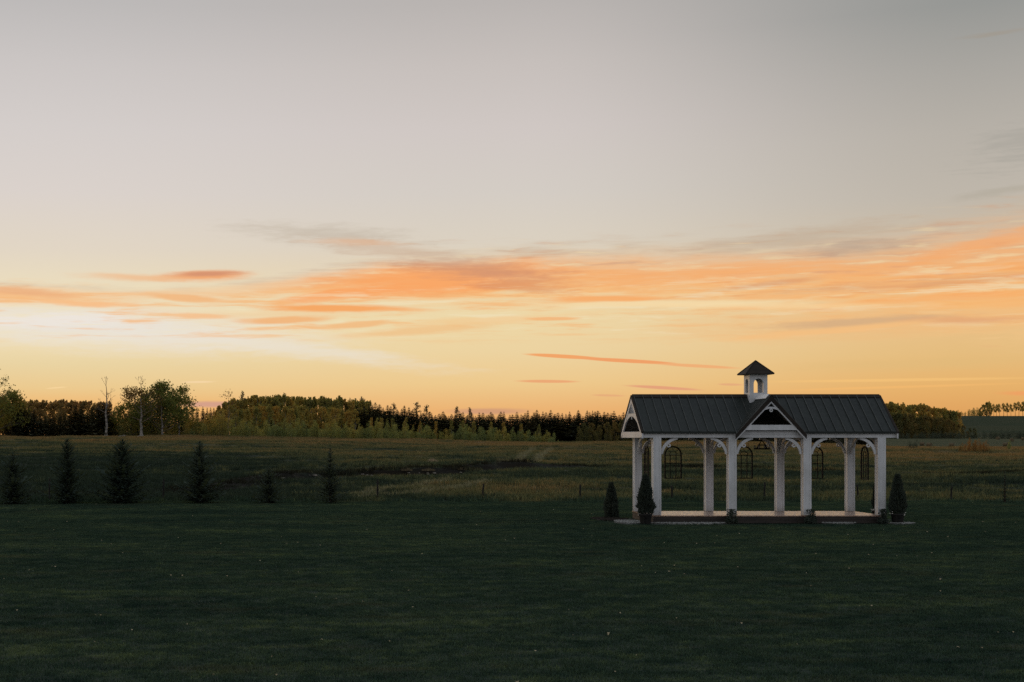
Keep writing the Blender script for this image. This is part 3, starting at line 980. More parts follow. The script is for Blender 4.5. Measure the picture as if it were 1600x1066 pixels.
mbf, _ = front_slope()
mb = MB(); th = .05
mb.quads(0, [(XL, YC + HW, EAVE_Z), (XR, YC + HW, EAVE_Z), (XR, YC, RIDGE_Z), (XL, YC, RIDGE_Z)], [(3, 2, 1, 0)])
mb.quads(0, [(XL, YC + HW, EAVE_Z - th), (XR, YC + HW, EAVE_Z - th), (XR, YC, RIDGE_Z - th), (XL, YC, RIDGE_Z - th)], [(0, 1, 2, 3)], 1)
mb.quads(0, [(XL, YC + HW, EAVE_Z), (XR, YC + HW, EAVE_Z), (XR, YC + HW, EAVE_Z - th), (XL, YC + HW, EAVE_Z - th)], [(0, 1, 2, 3)])
mbb = mb
# seams
def seam(mb, p, q, w=.013, h=.034):
    p = Vector(p); q = Vector(q); d = (q - p).normalized(); side = Vector((1, 0, 0)) if abs(d.x) < .5 else Vector((0, 1, 0))
    n = d.cross(side).normalized();
    if n.z < 0: n = -n
    side = d.cross(n).normalized()
    vs = [p + side * w - n * .004, p - side * w - n * .004, p - side * w * .7 + n * h, p + side * w * .7 + n * h,
          q + side * w - n * .004, q - side * w - n * .004, q - side * w * .7 + n * h, q + side * w * .7 + n * h]
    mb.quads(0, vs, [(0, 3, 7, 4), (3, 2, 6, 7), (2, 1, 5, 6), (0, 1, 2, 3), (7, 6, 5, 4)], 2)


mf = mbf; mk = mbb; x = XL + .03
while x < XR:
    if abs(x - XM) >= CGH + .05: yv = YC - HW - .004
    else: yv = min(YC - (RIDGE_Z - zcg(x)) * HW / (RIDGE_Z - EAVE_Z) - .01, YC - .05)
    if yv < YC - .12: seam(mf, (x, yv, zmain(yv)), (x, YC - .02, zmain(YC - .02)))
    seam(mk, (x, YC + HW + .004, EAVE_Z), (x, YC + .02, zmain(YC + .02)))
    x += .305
rf = part(mbf, 'roof_slope', ['roof_metal_mat', 'soffit_mat', 'seam_glow_mat']); rb = part(mbb, 'roof_slope', ['roof_metal_mat', 'soffit_mat', 'seam_glow_mat'])
mb = MB()
mb.prism([(YC - .11, RIDGE_Z - .065), (YC, RIDGE_Z + .045), (YC + .11, RIDGE_Z - .065), (YC + .10, RIDGE_Z - .085), (YC, RIDGE_Z + .015), (YC - .10, RIDGE_Z - .085)], 'x', XL - .02, XR + .02)
part(mb, 'ridge_cap', 'roof_edge_mat')
for a_, b_ in ((XL, XM - CGH - .03), (XM + CGH + .03, XR)):
    mb = MB(); mb.box(a_, b_, YC - HW - .018, YC - HW - .002, EAVE_Z - .06, EAVE_Z + .006); part(mb, 'drip_edge', 'roof_metal_mat')

# gable ends (left and right)
def gable_end(xg, out):
    xo0, xo1 = (xg - .05, xg + .0) if out < 0 else (xg, xg + .05)
    g_ = MB()
    for sy in (-1, 1):
        ye = YC + sy * (HW + .01)
        dz = .17
        g_.prism([(YC, RIDGE_Z - .055), (ye, EAVE_Z - .055), (ye, EAVE_Z - .055 - dz), (YC, RIDGE_Z - .055 - dz * 1.15)], 'x', xo0, xo1)
    gb = part(g_, 'bargeboard', 'white_paint_mat')
    mb = MB()  # dark roof edge just above the board
    for sy in (-1, 1):
        ye = YC + sy * (HW + .02)
        mb.prism([(YC, RIDGE_Z + .012), (ye, EAVE_Z + .008), (ye, EAVE_Z - .053), (YC, RIDGE_Z - .053)], 'x', xo0 - (.02 if out < 0 else 0), xo1 + (0 if out < 0 else .02))
    part(mb, 'rake_trim', 'roof_edge_mat', gb)
    # collar piece with arched underside, king post spindle fan, tie beam
    mb = MB(); zc1 = 3.68; hw_ = (RIDGE_Z - .2 - zc1) / (RIDGE_Z - EAVE_Z) * HW + .08
    top, bot = [], []
    n = 16
    hw2 = hw_ + .16
    for k in range(n + 1):
        u = -1 + 2 * k / n
        top.append((YC + u * hw_, zc1)); bot.append((YC + u * hw2, zc1 - .10 - .20 * u * u))
    mb.band(bot, top, 'x', xo0 + .006, xo1 - .006)
    part(mb, 'collar_arch', 'white_paint_mat')
    mb = MB()
    for u in (-.26, -.13, 0, .13, .26):
        zt = RIDGE_Z - .2 - abs(u) * .2 if u else RIDGE_Z - .2
        mb.tube([((xo0 + xo1) / 2, YC + u, zc1 + .002), ((xo0 + xo1) / 2, YC + u * .25, zt)], .012, 6)
    mb.tube([((xo0 + xo1) / 2, YC, zc1 - .10), ((xo0 + xo1) / 2, YC, zc1 - .2)], .022, 6)
    part(mb, 'spindle_fan', 'white_paint_mat')
    mb = MB(); mb.box(xo0 + .004, xo1 - .004, YC - HW + .16, YC + HW - .16, BB, BB + .2)
    part(mb, 'tie_beam', 'white_paint_mat')
    return gb


gable_end(XL, -1); gable_end(XR, 1)

# cross gable
mb = MB(); TH = .055
ylimit = lambda x: min(YC - (RIDGE_Z - zcg(x)) * HW / (RIDGE_Z - EAVE_Z) + .06, YC - .005)
for sx in (-1, 1):
    K = 20
    for k in range(K):
        a = XM + sx * CGH * k / K; b = XM + sx * CGH * (k + 1) / K
        pa, pb = max(ylimit(a), CGY + .02), max(ylimit(b), CGY + .02)
        mb.quads(0, [(a, CGY, zcg(a)), (b, CGY, zcg(b)), (b, pb, zcg(b)), (a, pa, zcg(a))], [(0, 1, 2, 3) if sx > 0 else (3, 2, 1, 0)])
        mb.quads(0, [(a, CGY, zcg(a) - TH), (b, CGY, zcg(b) - TH), (b, pb, zcg(b) - TH), (a, pa, zcg(a) - TH)], [(0, 1, 2, 3) if sx < 0 else (3, 2, 1, 0)], 1)
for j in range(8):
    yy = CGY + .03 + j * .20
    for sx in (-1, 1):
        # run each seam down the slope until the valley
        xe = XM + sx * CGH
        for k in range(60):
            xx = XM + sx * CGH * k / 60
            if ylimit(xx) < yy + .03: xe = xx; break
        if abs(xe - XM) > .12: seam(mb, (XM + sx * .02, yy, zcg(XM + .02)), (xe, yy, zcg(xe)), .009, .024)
cg = part(mb, 'cross_gable_roof', ['roof_metal_mat', 'soffit_mat', 'seam_glow_mat'])
mb = MB()
mb.prism([(XM - .09, CG_RZ - .075), (XM, CG_RZ + .03), (XM + .09, CG_RZ - .075), (XM + .08, CG_RZ - .085), (XM, CG_RZ + .006), (XM - .08, CG_RZ - .085)], 'y', CGY - .012, YC - .45)
part(mb, 'ridge_cap', 'roof_edge_mat', cg)
mb = MB()
for sx in (-1, 1):
    e = XM + sx * (CGH + .01)
    mb.prism([(XM, CG_RZ - .002), (e, CG_EZ - .006), (e, CG_EZ - .150), (XM, CG_RZ - .185)], 'y', CGY - .008, CGY + .05)
part(mb, 'rake_trim', 'roof_edge_mat', cg)
mb = MB()
for sx in (-1, 1):
    e = XM + sx * (CGH + .005)
    z1 = CG_EZ - .12
    mb.prism([(XM, CG_RZ - .188), (e, z1 - .033), (e, z1 - .088), (XM, CG_RZ - .252)], 'y', CGY + .015, CGY + .062)
part(mb, 'bargeboard', 'white_paint_mat', cg)
# collar with arch
zt_ = 3.875; top = []; bot = []
hwid = (CG_RZ - .17 - zt_) / cg_s
for k in range(17):
    u = -1 + 2 * k / 16
    top.append((XM + u * hwid, zt_)); bot.append((XM + u * (hwid + .12), zt_ - .06 - .10 * u * u))
mb = MB(); mb.band(bot, top, 'y', CGY + .02, CGY + .058)
ca = part(mb, 'collar_arch', 'white_paint_mat', cg)
mb = MB(); cz = zt_ - .115
ri = [(XM + .026 * math.cos(6.2832 * k / 14), cz + .026 * math.sin(6.2832 * k / 14)) for k in range(15)]
ro = [(XM + .058 * math.cos(6.2832 * k / 14), cz + .058 * math.sin(6.2832 * k / 14)) for k in range(15)]
mb.band(ri, ro, 'y', CGY + .022, CGY + .056); part(mb, 'ring_drop', 'white_paint_mat', cg)
mb = MB(); w_ = (CG_RZ - .2 - 3.10) / cg_s
mb.prism([(XM - w_ - .01, 3.10), (XM + w_ + .01, 3.10), (XM + w_ - .17, 3.275), (XM - w_ + .17, 3.275)], 'y', CGY + .018, CGY + .06)
part(mb, 'tie_beam', 'white_paint_mat', cg)

# dark boarded ceiling so the gables read dark inside
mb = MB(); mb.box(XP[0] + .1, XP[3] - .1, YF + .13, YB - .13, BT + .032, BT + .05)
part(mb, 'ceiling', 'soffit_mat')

# cupola
CW = .305
cb, ct = 4.02, 5.02
cup = MB()
def arch_wall(axis_, c0, th_):
    """wall in plane c0 with pointed-round opening; built as ribbon strips"""
    aw, zb, zs = .165, 4.385, 4.69
    cc = XM if axis_ == 'y' else YC
    hwl = CW if axis_ == 'y' else CW - .036
    lo, hi = (c0, c0 + th_)
    # bottom, sides
    arch = []
    for k in range(13):
        a = math.pi * k / 12
        arch.append((cc - aw * math.cos(a), zs + .18 * math.sin(a)))
    arch[0] = (cc - aw, zs); arch[-1] = (cc + aw, zs)
    top = [(cc - hwl + 2 * hwl * k / 12, ct) for k in range(13)]
    cup.band(arch, top, axis_, lo, hi)
    cup.prism([(cc - hwl, zb), (cc - aw, zb), (cc - aw, zs), (cc - hwl, ct)], axis_, lo, hi)
    cup.prism([(cc + aw, zb), (cc + hwl, zb), (cc + hwl, ct), (cc + aw, zs)], axis_, lo, hi)
    cup.prism([(cc - hwl, cb), (cc + hwl, cb), (cc + hwl, zb), (cc - hwl, zb)], axis_, lo, hi)
arch_wall('y', YC - CW, .035); arch_wall('y', YC + CW - .035, .035)
arch_wall('x', XM - CW, .035); arch_wall('x', XM + CW - .035, .035)
cw = part(cup, 'cupola', 'white_paint_mat')
mb = MB(); o_ = .48; zt2, ze = 5.49, 5.03
vs = [(XM - o_, YC - o_, ze), (XM + o_, YC - o_, ze), (XM + o_, YC + o_, ze), (XM - o_, YC + o_, ze), (XM, YC, zt2),
      (XM - o_, YC - o_, ze - .022), (XM + o_, YC - o_, ze - .022), (XM + o_, YC + o_, ze - .022), (XM - o_, YC + o_, ze - .022)]
mb.quads(0, vs, [(0, 1, 4), (1, 2, 4), (2, 3, 4), (3, 0, 4), (5, 6, 1, 0), (6, 7, 2, 1), (7, 8, 3, 2), (8, 5, 0, 3), (8, 7, 6, 5)])
part(mb, 'cupola_roof', 'roof_edge_mat', cw)
mb = MB()
for sx in (-1, 1):
    for sy in (-1, 1):
        mb.tube([(XM + sx * o_, YC + sy * o_, ze + .008), (XM, YC, zt2 + .01)], .016, 6)
part(mb, 'hip_cap', 'roof_edge_mat', cw)
mb = MB()
mb.prism([(XM - .12, zcg(XM - .12) + .034), (XM + .0, CG_RZ + .042), (XM + .12, zcg(XM + .12) + .034), (XM + .12, zcg(XM + .12) + .05), (XM, CG_RZ + .062), (XM - .12, zcg(XM - .12) + .05)], 'y', CGY + .22, YC - CW - .004)
part(mb, 'ridge_glow_strip', 'ridge_glow_mat', cw)  # pale strip: glow reflected along the gable ridge, put into its colour

# ------------------------------------------------------------------ hanging window frames
def window_frame():
    r_ = .305; h_ = 1.15; zs = h_ - r_
    root = empty('window_frame', (0, 0, 0))
    mb = MB()
    out_, in_ = [], []
    seq = [(-r_, 0.0)] + [(-r_ * math.cos(math.pi * k / 20), zs + r_ * math.sin(math.pi * k / 20)) for k in range(21)] + [(r_, 0.0)]
    seqi = [(-r_ + .045, 0.034)] + [(-(r_ - .045) * math.cos(math.pi * k / 20), zs + (r_ - .045) * math.sin(math.pi * k / 20)) for k in range(21)] + [(r_ - .045, 0.034)]
    mb.band(seqi, seq, 'y', -.02, .02)
    mb.prism([(-r_, 0), (r_, 0), (r_ - .045, .034), (-r_ + .045, .034)], 'y', -.02, .02)
    mb.build('frame', 'iron_mat', root)
    mb = MB(); bw = .013
    for x_ in (-r_ / 3, r_ / 3): mb.box(x_ - bw, x_ + bw, -.012, .012, .034, zs)
    for z_ in (.27, .54, zs - .02): mb.box(-r_ + .045, r_ - .045, -.016, -.0125, z_ - bw, z_ + bw); mb.box(-r_ + .045, r_ - .045, .0125, .016, z_ - bw, z_ + bw)
    ra = .13
    arc_o = [(-ra * math.cos(math.pi * k / 12), zs + ra * math.sin(math.pi * k / 12)) for k in range(13)]
    arc_i = [(-(ra - .018) * math.cos(math.pi * k / 12), zs + (ra - .018) * math.sin(math.pi * k / 12)) for k in range(13)]
    mb.band(arc_i, arc_o, 'y', -.012, .012)
    for a in (45, 90, 135):
        ca_, sa_ = math.cos(R(a)), math.sin(R(a))
        mb.tube([(ra * ca_, 0, zs + ra * sa_), ((r_ - .03) * ca_, 0, zs + (r_ - .03) * sa_)], .009, 5)
    mb.build('muntins', 'iron_mat', root)
    mb = MB()
    for x_ in (-.16, .16): mb.tube([(x_, 0, zs + math.sqrt(r_ ** 2 - .16 ** 2) - .005), (x_, 0, BB - 1.41 + .01)], .004, 4)
    mb.build('hanging_wire', 'iron_mat', root)
    return root


wf = window_frame()
spots = [((XP[0] + XP[1]) / 2, YB, 0, 'black arched window frame hanging in the leftmost back bay of the pavilion'),
         ((XP[1] + XP[2]) / 2 - .0, YB, 0, 'black arched window frame hanging in the middle back bay of the pavilion'),
         ((XP[2] + XP[3]) / 2, YB, 0, 'black arched window frame hanging in the rightmost back bay of the pavilion'),
         (XP[0], YC, R(90), 'black arched window frame hung edge-on in the left end of the pavilion'),
         (XP[3], YC, R(90), 'black arched window frame hung edge-on in the right end of the pavilion')]
for i, (x, yy, rz, lb) in enumerate(spots):
    o = wf if i == 0 else copy_tree(wf)
    o.location = (x, yy, 1.41); o.rotation_euler = (0, 0, rz)
    tag(o, lb, 'window frame', 'arched window frames hung in the pavilion openings')

# chandelier
ch = empty('chandelier', (XM + .15, YC - .2, 2.47)); tag(ch, 'dark ring chandelier with pale candles hanging under the middle of the pavilion roof', 'chandelier')
mb = MB()
ring = [(.25 * math.cos(6.2832 * k / 24), .25 * math.sin(6.2832 * k / 24), 0) for k in range(25)]
mb.tube(ring, .026, 6, caps=False)
ring2 = [(.13 * math.cos(6.2832 * k / 24), .13 * math.sin(6.2832 * k / 24), .13) for k in range(25)]
mb.tube(ring2, .020, 6, caps=False)
for k in range(4):
    a = k * math.pi / 2 + .4
    mb.tube([(.25 * math.cos(a), .25 * math.sin(a), 0), (.12 * math.cos(a), .12 * math.sin(a), .16), (0, 0, .30)], .013, 5)
mb.build('ring', 'iron_mat', ch)
mb = MB(); mb.tube([(0, 0, .29), (0, 0, BT + .03 - 2.47)], .008, 5); mb.build('chain', 'iron_mat', ch)
for k in range(8):
    a = k * math.pi / 4
    mb = MB(); mb.lathe(.25 * math.cos(a), .25 * math.sin(a), [(.030, .022), (.036, .032), (.017, .036), (.017, .11), (.004, .13)], 8)
    mb.build('candle', 'candle_mat', ch)

# ------------------------------------------------------------------ vegetation builders
def spray(mb, p, d, up, ln, w, r, mi=0, tone=None):
    """a feathery conifer twig: a few narrow triangles along a direction"""
    tone = r.random() if tone is None else tone
    side = d.cross(up)
    if side.length < 1e-4: side = Vector((1, 0, 0))
    side.normalize()
    e = p + d * ln
    mb.face([p, p + d * ln * .45 + side * w, e], mi, tone)
    mb.face([p, e, p + d * ln * .45 - side * w], mi, tone)


def conifer(mb, h, rb, r, levels=20, per=7, twigs=4, droop=.25, bare=.06, irregular=.25, power=1.0, tw=1.0):
    """whorls of drooping branches carrying twigs"""
    mb.tube([(0, 0, 0), (0, 0, h * .5), (0, 0, h * .985)], [h * .018 + .02, h * .010 + .01, .006], 6, 1)
    for lv in range(levels):
        t_ = bare + (1 - bare) * (lv + r.uniform(-.3, .3)) / levels
        t_ = min(max(t_, bare), .985); z = h * t_
        L0 = rb * (1 - t_) ** power * (1 + r.uniform(-irregular, irregular) * .6) + .02 * h * .4
        a0 = r.uniform(0, 6.28)
        for k in range(per):
            a = a0 + 6.2832 * k / per + r.uniform(-.35, .35); L = L0 * r.uniform(1 - irregular * 1.4, 1 + irregular * .6)
            dirx = Vector((math.cos(a), math.sin(a), 0)); rise = (.25 + .55 * t_ - droop)
            n = twigs
            prev = Vector((0, 0, z))
            for j in range(1, n + 1):
                f = j / n
                p = Vector((0, 0, z)) + dirx * L * f + Vector((0, 0, L * (rise * f - droop * .5 * f * f + (.18 * f ** 3))))
                seg = (p - prev)
                spray(mb, prev, seg.normalized(), Vector((0, 0, 1)), seg.length * 1.25, .10 * L0 * tw + .012 * h * .3, r)
                for sgn in (-1, 1):
                    ang = a + sgn * r.uniform(.5, 1.0)
                    dd = Vector((math.cos(ang), math.sin(ang), r.uniform(-.35, .1))).normalized()
                    spray(mb, p if j < n else prev, dd, Vector((0, 0, 1)), L0 * r.uniform(.16, .34) * (1.25 - .6 * f) * tw + .01 * h, (.045 * L0 + .006 * h * .5) * tw, r)
                prev = p
    # leader
    spray(mb, Vector((0, 0, h * .93)), Vector((r.uniform(-.05, .05), 0, 1)).normalized(), Vector((0, 1, 0)), h * .075, h * .008, r)
    spray(mb, Vector((0, 0, h * .93)), Vector((0, r.uniform(-.05, .05), 1)).normalized(), Vector((1, 0, 0)), h * .075, h * .008, r)


def leafq(mb, p, s, r, mi=0, tone=None):
    n = Vector((r.gauss(0, 1), r.gauss(0, 1), r.gauss(0, .8) + .3)).normalized()
    a = n.cross(Vector((r.gauss(0, 1), r.gauss(0, 1), r.gauss(0, 1)))).normalized(); b = n.cross(a)
    s1 = s * r.uniform(.6, 1.25); s2 = s1 * r.uniform(.5, .9)
    mb.face([p - a * s1, p - b * s2 * .8 + a * .1 * s1, p + a * s1, p + b * s2], mi, r.random() if tone is None else tone)


def crown(mb, lobes, per, size, r, mi=0, shell=.55):
    for (c, rad) in lobes:
        c = Vector(c); rad = Vector(rad)
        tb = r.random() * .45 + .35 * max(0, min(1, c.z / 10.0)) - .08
        for _ in range(per):
            d = Vector((r.gauss(0, 1), r.gauss(0, 1), r.gauss(0, 1))).normalized()
            q = (shell + (1 - shell) * r.random()) if r.random() < .75 else r.random()
            q *= 1 + .18 * mnoise.noise(d * 2.3 + c)
            p = c + Vector((d.x * rad.x, d.y * rad.y, d.z * rad.z)) * q
            if p.z < .05: p.z = r.uniform(.05, .5)
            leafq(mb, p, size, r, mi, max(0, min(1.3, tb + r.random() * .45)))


def aspen_mesh(h, w, r, kind):
    """young aspen / poplar: ragged ovoid crown of many small lobes on one or more stems"""
    mb = MB()
    mb.tube([(0, 0, 0), (0, 0, h * .5), (r.uniform(-.1, .1) * w, 0, h * .9)], [.018 * h * .6, .012 * h * .6, .004 * h], 5, 1)
    lobes = []
    low = .04 if kind == 'aspen' else .0
    n = 20
    for k in range(n):
        t_ = low + (1 - low) * (k + r.random()) / n
        rr_top = 1.0
        prof = max(.62 if t_ < .35 else 0, math.sin(math.pi * min(1, (t_ * .80 + .16))) ** .8) if kind == 'aspen' else math.sqrt(max(0, 1 - t_ ** 1.7)) * .95 + .05
        a = r.uniform(0, 6.28); rr = w * .5 * prof * r.uniform(.35, .85)
        lr = w * r.uniform(.17, .27) * (.55 + .45 * prof)
        lobes.append(((rr * math.cos(a), rr * math.sin(a), h * t_ * .95), (lr, lr, lr * r.uniform(1.0, 1.6))))
        if k % 4 == 0:
            mb.tube([(0, 0, h * t_ * .55), (rr * math.cos(a), rr * math.sin(a), h * t_ * .95)], [.007 * h, .003 * h], 4, 1)
    # pointed leader shoots
    for k in range(5):
        a = r.uniform(0, 6.28); rr = w * r.uniform(0, .28)
        lobes.append(((rr * math.cos(a), rr * math.sin(a), h * r.uniform(.84, .97)), (w * .07, w * .07, h * r.uniform(.06, .10))))
    crown(mb, lobes, 62, h * .020 + .05, r)
    return mb


def pine_mesh(h, w, r):
    """older pine / spruce with an uneven rounded top"""
    mb = MB()
    mb.tube([(0, 0, 0), (0, 0, h * .95)], [.014 * h, .004 * h], 6, 1)
    for k in range(26):
        t_ = .2 + .78 * (k / 26)
        a = r.uniform(0, 6.28); L = w * .5 * (1.05 - t_ ** 2.2) * r.uniform(.5, 1.15)
        c = Vector((L * math.cos(a), L * math.sin(a), h * t_ + L * .15))
        mb.tube([(0, 0, h * t_), tuple(c)], [.004 * h, .002 * h], 4, 1)
        for _ in range(34):
            q = r.random() ** .6
            p = Vector((0, 0, h * t_)).lerp(c, q) + Vector((r.gauss(0, .05 * w), r.gauss(0, .05 * w), r.gauss(0, .018 * h)))
            d = Vector((r.gauss(0, 1), r.gauss(0, 1), r.uniform(.0, 1.2))).normalized()
            spray(mb, p, d, Vector((0, 0, 1)), .035 * h, .010 * h, r)
    return mb


PROTO = {}
r = random.Random(21)
PROTO['spruce'] = []
for k in range(5):
    mb = MB(); conifer(mb, 10.0, r.uniform(2.0, 2.8), r, 38, 10, 3, .34, .02, .34, 1.0, 2.0)
    mb.v = [(a * (1 + .10 * math.sin(c * 1.7 + k)), b * (1 + .10 * math.cos(c * 1.3 + k)), c) for a, b, c in mb.v]
    PROTO['spruce'].append(mb.mesh('spruce_tree', ['spruce_far_mat', 'dark_bark_mat']))
PROTO['pine'] = [pine_mesh(10, r.uniform(3.2, 4.4), r).mesh('pine_tree', ['spruce_far_mat', 'dark_bark_mat']) for _ in range(3)]
PROTO['aspen'] = [aspen_mesh(10, r.uniform(3.4, 4.6), r, 'aspen').mesh('aspen_tree', ['aspen_far_mat', 'birch_bark_mat']) for _ in range(5)]
PROTO['brown'] = [aspen_mesh(10, r.uniform(4.0, 5.2), r, 'aspen').mesh('deciduous_tree', ['brown_far_mat', 'dark_bark_mat']) for _ in range(4)]
def thicket_mesh(h, w, r):
    mb = MB(); lobes = []
    for q in range(5):
        a = r.uniform(0, 6.28); cx_, cy_ = .30 * w * math.cos(a) * r.uniform(.2, 1), .30 * w * math.sin(a) * r.uniform(.2, 1)
        hh = h * (1.0 if q == 0 else r.uniform(.5, .92)); ww = w * r.uniform(.26, .36)
        mb.tube([(cx_, cy_, 0), (cx_, cy_, hh * .8)], [.01 * h, .004 * h], 4, 1)
        for k in range(9):
            t_ = (k + r.random()) / 9; pr = math.sqrt(max(.02, 1 - t_ ** 1.5))
            b_ = r.uniform(0, 6.28); rr_ = ww * pr * r.uniform(.1, .6); lr = ww * (.22 + .34 * pr)
            lobes.append(((cx_ + rr_ * math.cos(b_), cy_ + rr_ * math.sin(b_), hh * t_ * .96), (lr, lr, lr * r.uniform(.7, 1.3))))
    crown(mb, lobes, 46, .20, r)
    return mb


PROTO['olive'] = [aspen_mesh(10, r.uniform(4.4, 6.0), r, 'aspen').mesh('deciduous_tree', ['olive_far_mat', 'dark_bark_mat']) for _ in range(5)]
PROTO['bush'] = [thicket_mesh(10, r.uniform(9.0, 14.0), r).mesh('shrub', ['bush_far_mat', 'dark_bark_mat']) for _ in range(6)]
PROTO['rust'] = [thicket_mesh(10, r.uniform(8.0, 12.0), r).mesh('shrub', ['rust_bush_mat', 'dark_bark_mat']) for _ in range(3)]
PROTO['darkbush'] = [thicket_mesh(10, r.uniform(13, 16), r).mesh('shrub', ['dark_bush_mat', 'dark_bark_mat']) for _ in range(3)]
PROTO['olivebush'] = [thicket_mesh(10, r.uniform(8.0, 12.0), r).mesh('shrub', ['aspen_far_mat', 'dark_bark_mat']) for _ in range(3)]
# single stem tree with a clear trunk (hill top)
PROTO['clear'] = []
for k in range(4):
    mb = MB()
    mb.tube([(0, 0, 0), (.1, 0, 4), (0, .1, 8)], [.16, .12, .05], 6, 1)
    lobes = []
    for j in range(15):
        t_ = .38 + .58 * j / 15; a = r.uniform(0, 6.28); rr = 2.1 * math.sin(math.pi * (t_ * .8 + .12)) * r.uniform(.2, 1)
        lobes.append(((rr * math.cos(a), rr * math.sin(a), 10 * t_), (.75, .75, .95)))
    crown(mb, lobes, 60, .24, r)
    PROTO['clear'].append(mb.mesh('deciduous_tree', ['aspen_far_mat', 'dark_bark_mat']))

NAME = {'olive': 'deciduous_tree', 'spruce': 'spruce_tree', 'pine': 'pine_tree', 'aspen': 'aspen_tree', 'brown': 'deciduous_tree', 'bush': 'shrub', 'rust': 'shrub',
        'darkbush': 'shrub', 'olivebush': 'shrub', 'clear': 'deciduous_tree'}
CAT = {'olive': 'tree', 'spruce': 'tree', 'pine': 'tree', 'aspen': 'tree', 'brown': 'tree', 'bush': 'shrub', 'rust': 'shrub', 'darkbush': 'shrub', 'olivebush': 'shrub', 'clear': 'tree'}


def far_plant(kind, px, d, top_py, label, group, wscale=1.0, sink=.1):
    x = (px - PX0) / F * d; z0 = hz(x, d) - sink
    top_py = top_py + 3.0 * mnoise.noise(Vector((px * .045, 7.7, d * .01)))
    ztop = CAMZ + (PY0 - top_py) / F * d
    h = max(ztop - z0, .8)
    o = bpy.data.objects.new(NAME[kind], rng.choice(PROTO[kind])); COL.objects.link(o)
    s = h / 10.0; o.location = (x, d, z0); o.rotation_euler = (0, 0, rng.uniform(0, 6.28)); o.scale = (s * wscale, s * wscale, s)
    tag(o, label, CAT[kind], group)
    return o


def belt(kind, p0, p1, step, tops, d, dj, jit, label, group, ws=(0.85, 1.2), extra=0.0):
    xs_, ys_ = zip(*tops); p = p0
    while p <= p1:
        dd = d + rng.uniform(-dj, dj)
        top = float(np.interp(p, xs_, ys_)) + abs(rng.gauss(0, jit)) - extra
        far_plant(kind, p, dd, top, label, group, rng.uniform(*ws))
        p += step * rng.uniform(.7, 1.3)


# left end
belt('brown', -40, 172, 6.5, [(-40, 618), (0, 619), (30, 623), (60, 626), (110, 626), (172, 628)], 300, 10, 2.0,
     'brown-olive leafy tree behind the dark spruces at the far left of the forest', 'leafy trees behind the left spruces')
belt('spruce', 12, 168, 8.5, [(12, 640), (22, 628), (38, 626), (58, 642), (75, 648), (92, 634), (105, 646), (124, 626), (138, 642), (150, 626), (168, 630)], 262, 5, 4.0,
     'dark spruce at the foot of the forest left of the bare tree', 'dark spruces left of the bare tree', (1.2, 2.1))
belt('spruce', 172, 300, 9, [(172, 634), (200, 640), (240, 636), (300, 640)], 285, 8, 4.0,
     'dark spruce behind the birch and the round broadleaf tree', 'spruces behind the birch', (1.2, 2.0))
belt('olivebush', 176, 350, 11, [(176, 646), (200, 650), (260, 654), (290, 650), (320, 644), (350, 640)], 263, 4, 4.0,
     'low olive shrub at the meadow edge around the birch', 'shrubs at the meadow edge around the birch', (.7, 1.1))
belt('spruce', 284, 352, 7, [(284, 637), (310, 635), (352, 637)], 330, 5, 2.0,
     'small distant spruce seen in the dip of the treeline right of the birch', 'distant spruces in the dip of the treeline')
# aspens
belt('aspen', 338, 575, 6.2, [(338, 640), (350, 629), (365, 622), (380, 619), (400, 618), (440, 617), (470, 619), (500, 621), (540, 622), (575, 627)], 292, 9, 2.2,
     'yellow-green aspen in the tall grove left of centre', 'aspens of the tall grove', (.8, 1.15))
belt('aspen', 340, 560, 8.0, [(340, 642), (360, 634), (420, 632), (500, 634), (560, 640)], 276, 5, 4,
     'olive aspen in the second row of the tall grove left of centre', 'aspens of the second row', (.8, 1.1))
belt('spruce', 395, 590, 17, [(395, 616), (445, 614), (480, 619), (530, 618), (555, 621), (590, 626)], 305, 6, 2.0,
     'spruce tip rising out of the yellow-green aspen grove', 'spruce tips above the aspen grove', (.8, 1.2))
for p_, tp, ws in ((379, 611, 1.0), (445, 613, .8), (565, 620, .9), (615, 629, 1.1), (651, 627, 1.2), (667, 634, 1.3), (714, 635, 1.1), (734, 636, 1.0), (568, 623, .9)):
    far_plant('pine', p_, 288 + rng.uniform(-4, 4), tp, 'dark rounded pine standing above the treeline between grove and pavilion', 'rounded pines above the treeline', ws)
belt('bush', 292, 560, 8.2, [(292, 660), (330, 655), (360, 652), (420, 654), (470, 652), (520, 655), (560, 656)], 262, 3, 4.0,
     'yellow-green shrub in front of the tall aspen grove', 'shrubs in front of the aspen grove', (.75, 1.1))
belt('bush', 562, 872, 10.0, [(562, 654), (590, 652), (625, 662), (655, 662), (690, 668), (720, 660), (760, 664), (800, 666), (850, 668), (872, 682)], 262, 3, 4.5,
     'pale green shrub in front of the dark spruces right of the grove', 'shrubs in front of the dark spruces', (.7, 1.1))
belt('aspen', 580, 860, 22.0, [(580, 652), (650, 654), (720, 657), (800, 660), (860, 664)], 268, 2, 3.0,
     'slim pale green young aspen poking above the shrubs beside the dark spruces', 'slim young aspens above the shrubs', (.5, .8))
belt('spruce', 552, 985, 5.6, [(552, 624), (575, 625), (592, 632), (640, 634), (680, 641), (720, 640), (745, 644), (790, 642), (830, 639), (985, 640)], 300, 9, 7.0,
     'dark spruce in the dense forest between the grove and the pavilion', 'dense dark spruces between grove and pavilion', (1.0, 2.1))
belt('spruce', 560, 985, 8.5, [(560, 634), (600, 638), (700, 646), (800, 648), (870, 645), (985, 647)], 278, 5, 3.0,
     'dark spruce in the front row of the forest between the grove and the pavilion', 'front row spruces between grove and pavilion', (1.7, 2.6))
